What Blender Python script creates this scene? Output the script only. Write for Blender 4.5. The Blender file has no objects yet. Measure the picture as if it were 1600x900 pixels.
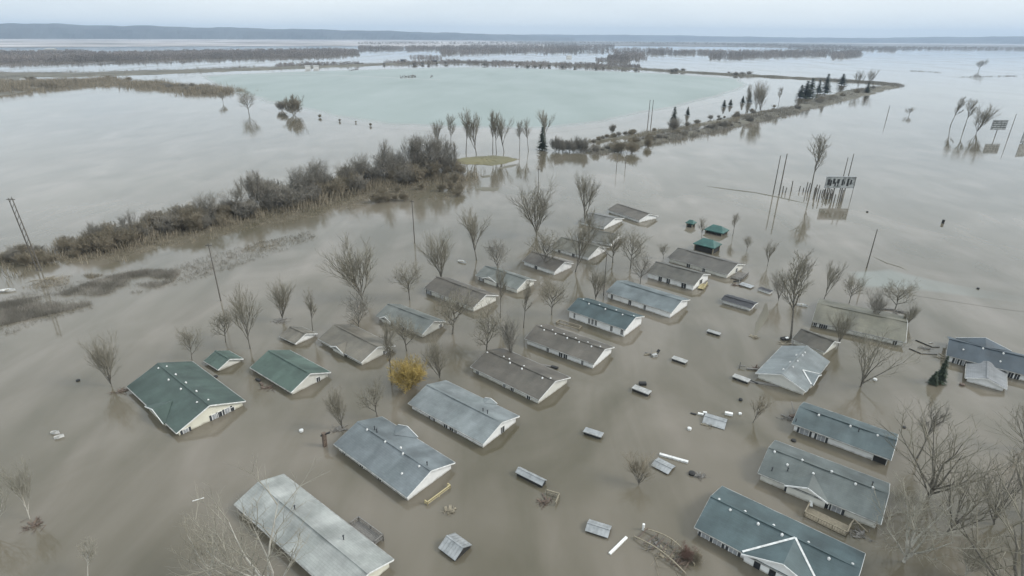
import bpy, math, random
from mathutils import Vector, Matrix
R = math.radians
# ------------------------------------------------------------------ camera, world, sun, exposure
sc = bpy.context.scene
C = sc.collection
CAMH = 55.0
FPX, CX, CY = 888.0, 800.0, 450.0
PITCH = math.atan((450 - 57) / FPX)
ROLL = R(0.4)
cp, sp, cr, sr = math.cos(PITCH), math.sin(PITCH), math.cos(ROLL), math.sin(ROLL)
cam = bpy.data.objects.new('camera', bpy.data.cameras.new('camera'))
C.objects.link(cam)
cam.data.sensor_width = 36
cam.data.lens = 36 * FPX / 1600
cam.data.clip_start = 0.5
cam.data.clip_end = 60000
cam.matrix_world = Matrix(((cr, -sr, 0, 0), (sr * sp, cr * sp, -cp, 0), (sr * cp, cr * cp, sp, CAMH), (0, 0, 0, 1)))
sc.camera = cam

SUN_EL, SUN_ROT = R(38), R(95)          # compass style rotation, clockwise from +Y
w = bpy.data.worlds.new('World'); sc.world = w; w.use_nodes = True
nt = w.node_tree; nt.nodes.clear()
sky = nt.nodes.new('ShaderNodeTexSky'); sky.sky_type = 'NISHITA'; sky.sun_disc = False
sky.sun_elevation = SUN_EL; sky.sun_rotation = SUN_ROT; sky.air_density = 1.0; sky.dust_density = 2.5; sky.ozone_density = 1.5
tc = nt.nodes.new('ShaderNodeTexCoord'); mp = nt.nodes.new('ShaderNodeMapping'); mp.inputs['Scale'].default_value = (1.5, 1.5, 7)
nz = nt.nodes.new('ShaderNodeTexNoise'); nz.inputs['Scale'].default_value = 1.6; nz.inputs['Detail'].default_value = 5
cloud = nt.nodes.new('ShaderNodeValToRGB')
cloud.color_ramp.elements[0].position = .3; cloud.color_ramp.elements[0].color = (5.9, 6.55, 7.0, 1)
cloud.color_ramp.elements[1].position = .7; cloud.color_ramp.elements[1].color = (7.4, 7.85, 8.0, 1)
mx = nt.nodes.new('ShaderNodeMixRGB'); mx.inputs[0].default_value = .86
bg = nt.nodes.new('ShaderNodeBackground'); bg.inputs['Strength'].default_value = .1
wo = nt.nodes.new('ShaderNodeOutputWorld')
L = nt.links.new
L(tc.outputs['Generated'], mp.inputs[0]); L(mp.outputs[0], nz.inputs['Vector']); L(nz.outputs['Fac'], cloud.inputs[0])
sz = nt.nodes.new('ShaderNodeSeparateXYZ'); gm = nt.nodes.new('ShaderNodeMapRange'); gm.inputs[1].default_value = 0; gm.inputs[2].default_value = .5; gm.inputs[3].default_value = 1.0; gm.inputs[4].default_value = 1.42
gx = nt.nodes.new('ShaderNodeMixRGB'); gx.blend_type = 'MULTIPLY'; gx.inputs[0].default_value = 1
L(tc.outputs['Generated'], sz.inputs[0]); L(sz.outputs['Z'], gm.inputs[0]); L(cloud.outputs[0], gx.inputs[1]); L(gm.outputs[0], gx.inputs[2])
L(sky.outputs[0], mx.inputs[1]); L(gx.outputs[0], mx.inputs[2]); L(mx.outputs[0], bg.inputs[0]); L(bg.outputs[0], wo.inputs[0])

sun = bpy.data.objects.new('sun', bpy.data.lights.new('sun', 'SUN')); C.objects.link(sun)
sun.data.energy = 1.4; sun.data.angle = R(18); sun.data.color = (1, .96, .9)
sdir = Vector((math.sin(SUN_ROT) * math.cos(SUN_EL), math.cos(SUN_ROT) * math.cos(SUN_EL), math.sin(SUN_EL)))
sun.rotation_euler = (-sdir).to_track_quat('-Z', 'Y').to_euler()
sc.view_settings.view_transform = 'Standard'; sc.view_settings.look = 'None'
sc.view_settings.exposure = 0.5; sc.view_settings.gamma = 1
sc.view_settings.use_curve_mapping = False
sc.render.resolution_x, sc.render.resolution_y = 1024, 576

# ------------------------------------------------------------------ where things stand: survey from the photograph to the plan
def at(x, y, z=0.0):
    u = (x - CX) / FPX; v = -(y - CY) / FPX
    u, v = u * cr - v * sr, u * sr + v * cr
    d = Vector((u, cp + v * sp, -sp + v * cp))
    t = (CAMH - z) / -d.z
    return Vector((d.x * t, d.y * t, z))
def tall(xb, yb, yt):
    """height of an upright thing from its foot and its top"""
    P = at(xb, yb); k = (450 - yt) / FPX + (xb - 800) / FPX * sr
    return CAMH + P.y * (k * cp - sp) / (cp + k * sp)

# ------------------------------------------------------------------ materials
def mat(name, col, rough=.7, col2=None, scale=3.0, bump=0.0, bscale=None, stretch=(1, 1, 1), spec=.5, metal=0.0, detail=6, lo=.35, hi=.65, coord='Object', extra=None):
    m = bpy.data.materials.new(name); m.use_nodes = True
    n = m.node_tree; b = n.nodes['Principled BSDF']; K = n.links.new
    b.inputs['Roughness'].default_value = rough; b.inputs['Specular IOR Level'].default_value = spec; b.inputs['Metallic'].default_value = metal
    col2 = col2 or tuple(c * .75 for c in col)
    t = n.nodes.new('ShaderNodeTexCoord'); p = n.nodes.new('ShaderNodeMapping'); p.inputs['Scale'].default_value = stretch
    K(t.outputs[coord], p.inputs[0])
    z = n.nodes.new('ShaderNodeTexNoise'); z.inputs['Scale'].default_value = scale; z.inputs['Detail'].default_value = detail
    K(p.outputs[0], z.inputs['Vector'])
    r = n.nodes.new('ShaderNodeValToRGB'); r.color_ramp.elements[0].position = lo; r.color_ramp.elements[1].position = hi
    r.color_ramp.elements[0].color = (*col2, 1); r.color_ramp.elements[1].color = (*col, 1)
    K(z.outputs['Fac'], r.inputs[0]); K(r.outputs[0], b.inputs['Base Color'])
    if bump:
        z2 = n.nodes.new('ShaderNodeTexNoise'); z2.inputs['Scale'].default_value = bscale or scale * 4; z2.inputs['Detail'].default_value = 3
        K(p.outputs[0], z2.inputs['Vector'])
        bu = n.nodes.new('ShaderNodeBump'); bu.inputs['Strength'].default_value = bump; bu.inputs['Distance'].default_value = .05
        K(z2.outputs['Fac'], bu.inputs['Height']); K(bu.outputs[0], b.inputs['Normal'])
    if extra: extra(n, b, p, r, K)
    return m

_roofs = {}
def roof_mat(col, rough=.55):
    key = (col, rough)
    if key in _roofs: return _roofs[key]
    def ex(n, b, p, r, K):
        # shingle courses, per-tab tone, weather streaks running down the slope, pale worn patches
        t = n.nodes.new('ShaderNodeTexCoord')
        br = n.nodes.new('ShaderNodeTexBrick'); br.inputs['Scale'].default_value = 1; br.inputs['Brick Width'].default_value = .9
        br.inputs['Row Height'].default_value = .28; br.inputs['Mortar Size'].default_value = .018
        br.inputs['Color1'].default_value = (.93, .93, .93, 1); br.inputs['Color2'].default_value = (1.06, 1.06, 1.06, 1); br.inputs['Mortar'].default_value = (.78, .78, .78, 1)
        K(t.outputs['Object'], br.inputs['Vector'])
        mu = n.nodes.new('ShaderNodeMixRGB'); mu.blend_type = 'MULTIPLY'; mu.inputs[0].default_value = .75
        K(r.outputs[0], mu.inputs[1]); K(br.outputs['Color'], mu.inputs[2])
        st = n.nodes.new('ShaderNodeMapping'); st.inputs['Scale'].default_value = (.5, .16, .16); K(t.outputs['Object'], st.inputs[0])
        oi = n.nodes.new('ShaderNodeObjectInfo'); K(oi.outputs['Location'], st.inputs['Location'])
        z = n.nodes.new('ShaderNodeTexNoise'); z.inputs['Scale'].default_value = 1; z.inputs['Detail'].default_value = 5; K(st.outputs[0], z.inputs['Vector'])
        rr = n.nodes.new('ShaderNodeValToRGB'); rr.color_ramp.elements[0].position = .3; rr.color_ramp.elements[1].position = .75
        rr.color_ramp.elements[0].color = (.72, .73, .70, 1); rr.color_ramp.elements[1].color = (1.25, 1.22, 1.2, 1); K(z.outputs['Fac'], rr.inputs[0])
        m2 = n.nodes.new('ShaderNodeMixRGB'); m2.blend_type = 'MULTIPLY'; m2.inputs[0].default_value = .8
        K(mu.outputs[0], m2.inputs[1]); K(rr.outputs[0], m2.inputs[2]); K(m2.outputs[0], b.inputs['Base Color'])
    m = mat('shingles', col, rough, tuple(c * .62 for c in col), .35, .3, 18, extra=ex, spec=.5)
    _roofs[key] = m
    return m
_walls = {}
def wall_mat(col):
    if col in _walls: return _walls[col]
    def ex(n, b, p, r, K):
        t = n.nodes.new('ShaderNodeTexCoord'); s = n.nodes.new('ShaderNodeSeparateXYZ'); K(t.outputs['Object'], s.inputs[0])
        # lap siding every 20 cm, grime where the flood has risen and fallen
        m = n.nodes.new('ShaderNodeMath'); m.operation = 'MULTIPLY'; m.inputs[1].default_value = 5; K(s.outputs['Z'], m.inputs[0])
        f = n.nodes.new('ShaderNodeMath'); f.operation = 'FRACT'; K(m.outputs[0], f.inputs[0])
        bu = n.nodes.new('ShaderNodeBump'); bu.inputs['Strength'].default_value = .6; bu.inputs['Distance'].default_value = .03; K(f.outputs[0], bu.inputs['Height']); K(bu.outputs[0], b.inputs['Normal'])
        z = n.nodes.new('ShaderNodeTexNoise'); z.inputs['Scale'].default_value = 1.3; K(t.outputs['Object'], z.inputs['Vector'])
        a = n.nodes.new('ShaderNodeMath'); a.operation = 'MULTIPLY_ADD'; a.inputs[1].default_value = -.6; K(z.outputs['Fac'], a.inputs[0]); K(s.outputs['Z'], a.inputs[2])
        rr = n.nodes.new('ShaderNodeMapRange'); rr.inputs[1].default_value = -.3; rr.inputs[2].default_value = .05; rr.inputs[3].default_value = .7; rr.inputs[4].default_value = 0; K(a.outputs[0], rr.inputs[0])
        mi = n.nodes.new('ShaderNodeMixRGB'); mi.inputs[2].default_value = (.2, .18, .13, 1); K(rr.outputs[0], mi.inputs[0]); K(r.outputs[0], mi.inputs[1]); K(mi.outputs[0], b.inputs['Base Color'])
    m = mat('siding', col, .6, tuple(c * .88 for c in col), .9, extra=ex)
    _walls[col] = m
    return m
M = dict(
    trimgrey=mat('weathered_trim', (.36, .36, .34), .6, (.2, .2, .185), 2),
    blind=mat('drawn_blinds', (.36, .37, .38), .5, (.25, .26, .27), 3),
    white=mat('white_trim', (.8, .8, .78), .5, (.62, .62, .59), 2),
    vent=mat('vent_metal', (.72, .72, .70), .4, (.5, .5, .48), 3),
    glass=mat('window_glass', (.035, .04, .045), .12, (.02, .022, .025), 1),
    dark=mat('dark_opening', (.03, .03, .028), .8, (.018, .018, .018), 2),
    shutter=mat('shutter_paint', (.045, .05, .055), .6, None, 3),
    bark=mat('bark', (.17, .155, .13), .9, (.09, .083, .068), 5, .4, 20),
    palebark=mat('pale_bark', (.46, .44, .38), .85, (.33, .31, .27), 4, .3, 20),
    paletwig=mat('pale_twigs', (.31, .29, .235), .9, (.21, .195, .155), .8),
    twig=mat('twigs', (.235, .215, .165), .9, (.155, .14, .105), .8),
    brush=mat('brush_twigs', (.29, .25, .185), .95, (.17, .148, .105), .35, lo=.4, hi=.6),
    greybrush=mat('grey_brush_twigs', (.27, .25, .215), .95, (.16, .15, .125), .2),
    yellow=mat('willow_twigs', (.46, .34, .11), .85, (.28, .21, .07), .9),
    red=mat('red_twigs', (.16, .09, .07), .9, (.10, .07, .05), .9),
    needle=mat('needles', (.045, .065, .035), .8, (.02, .03, .018), .6),
    grass=mat('dead_grass', (.17, .155, .085), .95, (.12, .115, .07), .05, .6, 1.2, coord='Object', detail=9),
    dirt=mat('levee_earth', (.145, .135, .105), .95, (.085, .08, .06), .03, .5, .8, detail=9),
    wood=mat('weathered_wood', (.30, .26, .19), .85, (.17, .15, .11), 3, .3, 30, (1, 6, 6)),
    yellowwood=mat('new_wood', (.50, .43, .24), .8, (.36, .30, .16), 3, .3, 30, (1, 6, 6)),
    greywood=mat('grey_wood', (.22, .21, .19), .85, (.12, .11, .10), 3, .3, 30, (1, 6, 6)),
    metal=mat('shed_metal', (.36, .37, .37), .45, (.24, .25, .25), 1.2, metal=.3),
    palemetal=mat('pale_metal', (.40, .40, .385), .5, (.25, .25, .235), 1.2),
    darkroof=mat('dark_felt', (.055, .055, .06), .7, (.035, .035, .038), 2),
    pole=mat('pole_wood', (.15, .135, .115), .9, (.09, .08, .068), 4, stretch=(8, 8, 1)),
    board=mat('billboard_face', (.42, .43, .42), .6, (.22, .23, .22), .6, lo=.45, hi=.55),
    rust=mat('rusty_frame', (.15, .11, .08), .8, (.08, .06, .05), 4),
    farwood=mat('far_woods', (.27, .24, .22), .95, (.17, .155, .14), .006),
    valley=mat('valley_ground', (.22, .21, .20), .95, (.06, .06, .06), .003),
    hill=mat('hill_woods', (.05, .055, .055), .95, (.022, .026, .028), .0016, detail=8, lo=.42, hi=.58),
    farfield=mat('far_fields', (.52, .49, .48), .95, (.12, .115, .11), .0022),
)

# ------------------------------------------------------------------ mesh helpers
class MB:
    def __init__(s): s.v = []; s.f = []; s.m = []
    def quadloop(s, pts, mi=0):
        k = len(s.v); s.v += [tuple(p) for p in pts]; s.f.append(tuple(range(k, k + len(pts)))); s.m.append(mi)
    def box(s, a, b, mi=0):
        x0, y0, z0 = a; x1, y1, z1 = b; k = len(s.v)
        s.v += [(x0, y0, z0), (x1, y0, z0), (x1, y1, z0), (x0, y1, z0), (x0, y0, z1), (x1, y0, z1), (x1, y1, z1), (x0, y1, z1)]
        for q in ((0, 3, 2, 1), (4, 5, 6, 7), (0, 1, 5, 4), (1, 2, 6, 5), (2, 3, 7, 6), (3, 0, 4, 7)):
            s.f.append(tuple(k + i for i in q)); s.m.append(mi)
    def tube(s, p, q, r0, r1, n=5, mi=0, cap=False):
        p = Vector(p); q = Vector(q); d = (q - p)
        if d.length < 1e-6: return
        d.normalize(); a = d.cross(Vector((0, 0, 1)) if abs(d.z) < .9 else Vector((1, 0, 0))).normalized(); b = d.cross(a); k = len(s.v)
        for c, r in ((p, r0), (q, r1)):
            for i in range(n):
                t = 2 * math.pi * i / n; s.v.append(tuple(c + a * (r * math.cos(t)) + b * (r * math.sin(t))))
        for i in range(n):
            j = (i + 1) % n; s.f.append((k + i, k + j, k + n + j, k + n + i)); s.m.append(mi)
        if cap:
            s.f.append(tuple(k + n + i for i in range(n))); s.m.append(mi); s.f.append(tuple(k + n - 1 - i for i in range(n))); s.m.append(mi)
    def beam(s, p, q, w, h, mi=0):
        p = Vector(p); q = Vector(q); d = (q - p).normalized(); side = d.cross(Vector((0, 0, 1)))
        side = side.normalized() if side.length > 1e-4 else Vector((1, 0, 0)); up = side.cross(d); k = len(s.v)
        for c in (p, q):
            for i, j in ((-1, -1), (1, -1), (1, 1), (-1, 1)): s.v.append(tuple(c + side * (w / 2 * i) + up * (h / 2 * j)))
        for qd in ((0, 3, 2, 1), (4, 5, 6, 7), (0, 1, 5, 4), (1, 2, 6, 5), (2, 3, 7, 6), (3, 0, 4, 7)):
            s.f.append(tuple(k + i for i in qd)); s.m.append(mi)
    def mesh(s, name, mats):
        me = bpy.data.meshes.new(name); me.from_pydata(s.v, [], s.f)
        for m in (mats if isinstance(mats, (list, tuple)) else [mats]): me.materials.append(m)
        me.polygons.foreach_set('material_index', s.m); me.update()
        return me
    def build(s, name, mats, parent=None):
        o = bpy.data.objects.new(name, s.mesh(name, mats)); C.objects.link(o)
        if parent: o.parent = parent
        return o
def tag(o, label=None, cat=None, group=None, kind=None):
    if label: o['label'] = label
    if cat: o['category'] = cat
    if group: o['group'] = group
    if kind: o['kind'] = kind
    return o
def empty(name, loc=(0, 0, 0), rz=0):
    o = bpy.data.objects.new(name, None); C.objects.link(o); o.location = loc; o.rotation_euler = (0, 0, rz); o.empty_display_size = .5
    return o
def noise1(x, s=0):
    return math.sin(x * 1.3 + s) * .5 + math.sin(x * 2.9 + s * 2.1) * .3 + math.sin(x * 6.7 + s * 3.7) * .2

# ------------------------------------------------------------------ the flood water: one sheet to the horizon
def water_material():
    m = bpy.data.materials.new('flood_water'); m.use_nodes = True; n = m.node_tree; b = n.nodes['Principled BSDF']; K = n.links.new
    t = n.nodes.new('ShaderNodeTexCoord')
    def noise(scale, sx, sy, det=5, rot=0, dist=0):
        p = n.nodes.new('ShaderNodeMapping'); p.inputs['Scale'].default_value = (sx, sy, 1); p.inputs['Rotation'].default_value = (0, 0, rot); K(t.outputs['Object'], p.inputs[0])
        z = n.nodes.new('ShaderNodeTexNoise'); z.inputs['Scale'].default_value = scale; z.inputs['Detail'].default_value = det; z.inputs['Distortion'].default_value = dist; K(p.outputs[0], z.inputs['Vector'])
        return z.outputs['Fac']
    a = noise(.04, 1, .7, 6, .6, 1.2)
    r = n.nodes.new('ShaderNodeValToRGB'); r.color_ramp.elements[0].position = .36; r.color_ramp.elements[1].position = .66
    r.color_ramp.elements[0].color = (.112, .100, .072, 1); r.color_ramp.elements[1].color = (.168, .150, .120, 1); K(a, r.inputs[0])
    b2 = noise(.09, 1, .3, 6, -.7, 1.0)
    r2 = n.nodes.new('ShaderNodeValToRGB'); r2.color_ramp.elements[0].position = .35; r2.color_ramp.elements[1].position = .7
    r2.color_ramp.elements[0].color = (.82, .82, .77, 1); r2.color_ramp.elements[1].color = (1.12, 1.10, 1.12, 1); K(b2, r2.inputs[0])
    mu = n.nodes.new('ShaderNodeMixRGB'); mu.blend_type = 'MULTIPLY'; mu.inputs[0].default_value = 1; K(r.outputs[0], mu.inputs[1]); K(r2.outputs[0], mu.inputs[2])
    cv = n.nodes.new('ShaderNodeAttribute'); cv.attribute_name = 'cover'
    e1 = noise(.012, 1, .5, 7); ad = n.nodes.new('ShaderNodeMath'); ad.operation = 'MULTIPLY_ADD'; ad.inputs[1].default_value = .7; K(e1, ad.inputs[0]); K(cv.outputs['Fac'], ad.inputs[2])
    cm = n.nodes.new('ShaderNodeMapRange'); cm.inputs[1].default_value = .62; cm.inputs[2].default_value = 1.05; K(ad.outputs[0], cm.inputs[0])
    ir = n.nodes.new('ShaderNodeValToRGB'); ir.color_ramp.elements[0].position = .35; ir.color_ramp.elements[1].position = .7
    ir.color_ramp.elements[0].color = (.20, .243, .225, 1); ir.color_ramp.elements[1].color = (.25, .292, .275, 1); K(e1, ir.inputs[0])
    im = n.nodes.new('ShaderNodeMixRGB'); K(cm.outputs[0], im.inputs[0]); K(mu.outputs[0], im.inputs[1]); K(ir.outputs[0], im.inputs[2]); K(im.outputs[0], b.inputs['Base Color'])
    b.inputs['IOR'].default_value = 1.38; b.inputs['Specular IOR Level'].default_value = .5
    c = noise(.02, 1, .3, 3, .35)
    rr = n.nodes.new('ShaderNodeMapRange'); rr.inputs[1].default_value = .4; rr.inputs[2].default_value = .68; rr.inputs[3].default_value = .03; rr.inputs[4].default_value = .11; K(c, rr.inputs[0])
    rm = n.nodes.new('ShaderNodeMapRange'); rm.inputs[3].default_value = 0; rm.inputs[4].default_value = .4; K(cm.outputs[0], rm.inputs[0])
    ra = n.nodes.new('ShaderNodeMath'); K(rr.outputs[0], ra.inputs[0]); K(rm.outputs[0], ra.inputs[1]); K(ra.outputs[0], b.inputs['Roughness'])
    d = noise(1.1, 1, .55, 3, .5)
    bu = n.nodes.new('ShaderNodeBump'); bu.inputs['Strength'].default_value = .07; bu.inputs['Distance'].default_value = .06; K(d, bu.inputs['Height']); K(bu.outputs[0], b.inputs['Normal'])
    return m
M['water'] = water_material()
bm = MB()
ys = [-2000, -200, 0, 400, 2000, 8000, 22000]; xs = [-22000, -6000, -800, 800, 6000, 22000]
for i in range(len(ys) - 1):
    for j in range(len(xs) - 1):
        bm.quadloop([(xs[j], ys[i], 0), (xs[j + 1], ys[i], 0), (xs[j + 1], ys[i + 1], 0), (xs[j], ys[i + 1], 0)])
tag(bm.build('flood_water', M['water']), kind='structure')

# pale green sheet of old ice and clearer water over the far field
outer = [(296, 117), (400, 113), (530, 109), (640, 106), (700, 104), (810, 105.5), (950, 110), (1060, 115), (1165, 122), (1185, 132), (1150, 155), (1110, 163), (1020, 180), (960, 197), (850, 209), (700, 207), (600, 201), (500, 187), (430, 178), (350, 152)]
inner = [(340, 121), (420, 116), (530, 111.5), (640, 109), (700, 107), (810, 108), (950, 112.5), (1055, 117.5), (1135, 124), (1140, 133), (1105, 147), (1050, 157), (980, 169), (930, 182), (840, 192), (700, 190), (620, 184), (540, 172), (480, 160), (400, 141)]
bm = MB()
O = [at(*q, .02) for q in outer]; I = [at(*q, .02) for q in inner]; n_ = len(O)
bm.v = [tuple(p) for p in O + I]
for i in range(n_):
    j = (i + 1) % n_; bm.f.append((i, j, n_ + j, n_ + i)); bm.m.append(0)
bm.f.append(tuple(range(n_, 2 * n_))); bm.m.append(0)
ice = bm.build('green_water_sheet', M['water']); tag(ice, kind='structure')
att = ice.data.attributes.new('cover', 'FLOAT', 'POINT'); att.data.foreach_set('value', [0.0] * n_ + [1.0] * n_)

def patch(name, outer, inner, val, z=.03):
    O = [at(*q, z) for q in outer]; I = [at(*q, z) for q in inner]; k = len(O); b = MB(); b.v = [tuple(p) for p in O + I]
    for i in range(k): b.f.append((i, (i + 1) % k, k + (i + 1) % k, k + i)); b.m.append(0)
    b.f.append(tuple(range(k, 2 * k))); b.m.append(0); o = b.build(name, M['water']); tag(o, kind='structure')
    a = o.data.attributes.new('cover', 'FLOAT', 'POINT'); a.data.foreach_set('value', [0.0] * k + [val] * k)
patch('water_current', [(1300, 420), (1390, 412), (1470, 432), (1600, 455), (1700, 480), (1700, 500), (1560, 482), (1430, 462), (1330, 458)], [(1340, 427), (1390, 424), (1460, 440), (1590, 463), (1680, 487), (1680, 490), (1560, 468), (1430, 448), (1350, 445)], .36)
# ------------------------------------------------------------------ land that stands out of the water
def berm(name, pts, width, height, m, seed=0, step=6.0, **tg):
    """a bank along surveyed points (x, y) or (x, y, width)"""
    rnd = random.Random(seed); P = []
    W = [at(q[0], q[1]) for q in pts]; wd = [(q[2] if len(q) > 2 else width) for q in pts]
    for i in range(len(W) - 1):
        k = max(1, int((W[i + 1] - W[i]).length / step))
        for j in range(k): P.append((W[i].lerp(W[i + 1], j / k), wd[i] + (wd[i + 1] - wd[i]) * j / k))
    P.append((W[-1], wd[-1])); b = MB(); prof = ((-1, -.25), (-.72, .35), (-.35, .85), (0, 1), (.35, .9), (.72, .4), (1, -.25)); k = len(prof)
    for i, (p, wv) in enumerate(P):
        q = P[min(i + 1, len(P) - 1)][0] - P[max(i - 1, 0)][0]; q.z = 0; q.normalize(); nrm = Vector((-q.y, q.x, 0)); hs = .75 + .5 * rnd.random(); ws = .8 + .45 * rnd.random()
        if i in (0, len(P) - 1): hs = .05; ws = .3
        for (u, z) in prof:
            pp = p + nrm * (u * wv / 2 * ws * (1 + .2 * (rnd.random() - .5))) + q * (rnd.random() - .5) * step * .3; pp.z = (z * height * hs if z > 0 else -.3) ; b.v.append(tuple(pp))
    for i in range(len(P) - 1):
        for j in range(k - 1): b.f.append((i * k + j, (i + 1) * k + j, (i + 1) * k + j + 1, i * k + j + 1)); b.m.append(0)
    o = b.build(name, m); return tag(o, kind='structure')
def mound(name, poly, h, m, seed=0, z0=-.2):
    rnd = random.Random(seed); Q = [at(*q) for q in poly]; P = []
    for i in range(len(Q)):
        for k in range(3):
            p = Q[i].lerp(Q[(i + 1) % len(Q)], k / 3); P.append(p)
    c = sum(P, Vector()) / len(P); b = MB(); rings = ((1.0, None), (.93, .12), (.75, .55), (.5, .85), (.2, 1.0)); n = len(P)
    for s, z in rings:
        for p in P:
            q = c + (p - c) * s * (1 + .07 * (rnd.random() - .5)); q.z = z0 if z is None else h * z * (.8 + .4 * rnd.random()); b.v.append(tuple(q))
    for r_ in range(len(rings) - 1):
        for i in range(n):
            j = (i + 1) % n; b.f.append((r_ * n + i, r_ * n + j, (r_ + 1) * n + j, (r_ + 1) * n + i)); b.m.append(0)
    b.f.append(tuple((len(rings) - 1) * n + i for i in range(n))); b.m.append(0)
    return tag(b.build(name, m), kind='structure')

mound('grass_island', [(703, 251), (720, 246.5), (745, 245), (770, 243), (795, 245), (812, 249), (800, 253), (785, 257), (768, 259), (745, 257), (720, 256.5)], 1.1, M['grass'], 3)
mound('mud_bar', [(775, 263), (790, 259), (805, 256.5), (812, 257), (800, 261), (785, 264)], .15, M['dirt'], 4)
mound('mud_bar', [(738, 295), (755, 292), (782, 293), (778, 298), (755, 299)], .25, M['dirt'], 5)
mound('mud_bar', [(750, 275), (765, 273.5), (768, 276.5), (755, 278)], .2, M['dirt'], 6)
# levee road round the green field
berm('levee', [(-80, 114, 90), (0, 117, 120), (110, 117, 110), (180, 115, 120), (270, 112, 110), (400, 108, 80), (540, 103, 50), (640, 99, 40), (700, 97, 40), (800, 98, 60), (900, 102, 50), (1000, 108, 22), (1100, 114.5, 14), (1250, 122.5, 12), (1330, 127, 10), (1400, 132, 8)], 30, 2.2, M['dirt'], 7, 14)
berm('dike', [(915, 240, 8), (960, 232, 16), (1010, 221, 12), (1060, 213, 9), (1120, 201, 8), (1180, 187, 14), (1230, 174, 18), (1280, 161, 24), (1320, 150, 34), (1350, 142, 36), (1385, 136, 22), (1408, 132, 6)], 10, 1.3, M['dirt'], 8, 5)
berm('dike', [(920, 222, 4), (980, 214, 6), (1050, 203, 5), (1110, 192, 6), (1165, 182, 6), (1215, 172, 5)], 6, .8, M['dirt'], 9, 5)
berm('shore', [(140, 126, 30), (200, 131, 34), (260, 135, 26), (310, 141, 14), (345, 146, 5)], 20, .8, M['dirt'], 10, 6)
mound('marsh_point', [(-60, 115), (20, 116), (60, 122), (76, 131), (50, 142), (10, 150), (-80, 160)], .8, M['dirt'], 11)
berm('submerged_bank', [(1105, 291), (1140, 296), (1180, 301), (1215, 308), (1260, 318)], 1.4, .12, M['dirt'], 12, 4)
berm('submerged_bank', [(1362, 400), (1385, 411), (1405, 417), (1420, 424)], .8, .15, M['dirt'], 13, 3)
berm('road', [(1197, 474), (1195, 490), (1187, 506), (1180, 522)], 1.7, .10, M['dirt'], 14, 3)
# fields and banks beyond the river
def sheet(name, poly, z, m):
    b = MB(); b.quadloop([at(*q, z) for q in poly]); return tag(b.build(name, m), kind='structure')
sheet('far_bank', [(-300, 74), (0, 74), (200, 72.5), (420, 72), (560, 72), (700, 74), (860, 73), (1000, 71), (1600, 77), (2000, 80), (2000, 72), (1600, 68.5), (1200, 66.3), (800, 63.6), (400, 60.8), (0, 58.0), (-300, 56)], .6, M['farfield'])

sheet('valley_floor', [(760, 63.5), (900, 64.5), (1100, 66), (1300, 68), (1500, 70), (1750, 73), (1750, 77.5), (1600, 76), (1480, 75.5), (1330, 78), (1180, 73), (1000, 72), (860, 70)], .9, M['valley'])
sheet('ice_rim', [(378, 115.2), (440, 115.6), (520, 117), (600, 120.5), (690, 124.5), (690, 125.1), (600, 121.2), (520, 117.6), (440, 116.2), (378, 115.6)], .05, M['palemetal'])
# hills on the horizon
def hills(name, prof, depth, foot, seed):
    rnd = random.Random(seed); b = MB(); n = 0
    for i in range(len(prof) - 1):
        (x0, d0, h0), (x1, d1, h1) = prof[i], prof[i + 1]; k = 26
        for j in range(k):
            t = j / k; az = x0 + (x1 - x0) * t; d = d0 + (d1 - d0) * t; h = h0 + (h1 - h0) * t
            h *= 1 + .07 * noise1(az * 45, seed) + .03 * (rnd.random() - .5)
            for (dd, hh) in ((0, 0), (.16, .35), (.34, .68), (.6, .93), (1, 1), (1.6, .9), (2.4, .4)):
                r_ = d + depth * (dd + .08 * noise1(az * 60 + dd * 3, seed + 1)); b.v.append((math.sin(az) * r_, math.cos(az) * r_, max(-1, h * hh - .5)))
            n += 1
    for i in range(n - 1):
        for j in range(6): b.f.append((i * 7 + j, (i + 1) * 7 + j, (i + 1) * 7 + j + 1, i * 7 + j + 1)); b.m.append(0)
    return tag(b.build(name, M['hill']), kind='structure')
hills('hills', [(-1.15, 7800, 175), (-.9, 7800, 170), (-.72, 8000, 158), (-.55, 8300, 148), (-.35, 8600, 135), (-.2, 8900, 122), (-.05, 9400, 95), (.05, 10000, 70), (.1, 10500, 45)], 900, 0, 1)
hills('hills', [(-.2, 11500, 70), (.0, 12000, 95), (.2, 12500, 105), (.4, 12500, 78), (.5, 12500, 72), (.62, 12000, 100), (.8, 11500, 130), (1.1, 11000, 150)], 1100, 0, 5)

# ------------------------------------------------------------------ haze
hz = MB(); hz.box((-20000, -1500, -1.2), (20000, 15500, 260)); haze = hz.build('haze', [])
hm = bpy.data.materials.new('haze'); hm.use_nodes = True; hn = hm.node_tree; hn.nodes.clear()
ho = hn.nodes.new('ShaderNodeOutputMaterial'); pv = hn.nodes.new('ShaderNodeVolumePrincipled'); pv.inputs['Color'].default_value = (.64, .80, 1, 1); pv.inputs['Density'].default_value = 9e-5; pv.inputs['Anisotropy'].default_value = .1
hn.links.new(pv.outputs[0], ho.inputs['Volume']); haze.data.materials.append(hm); tag(haze, kind='stuff')

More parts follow.
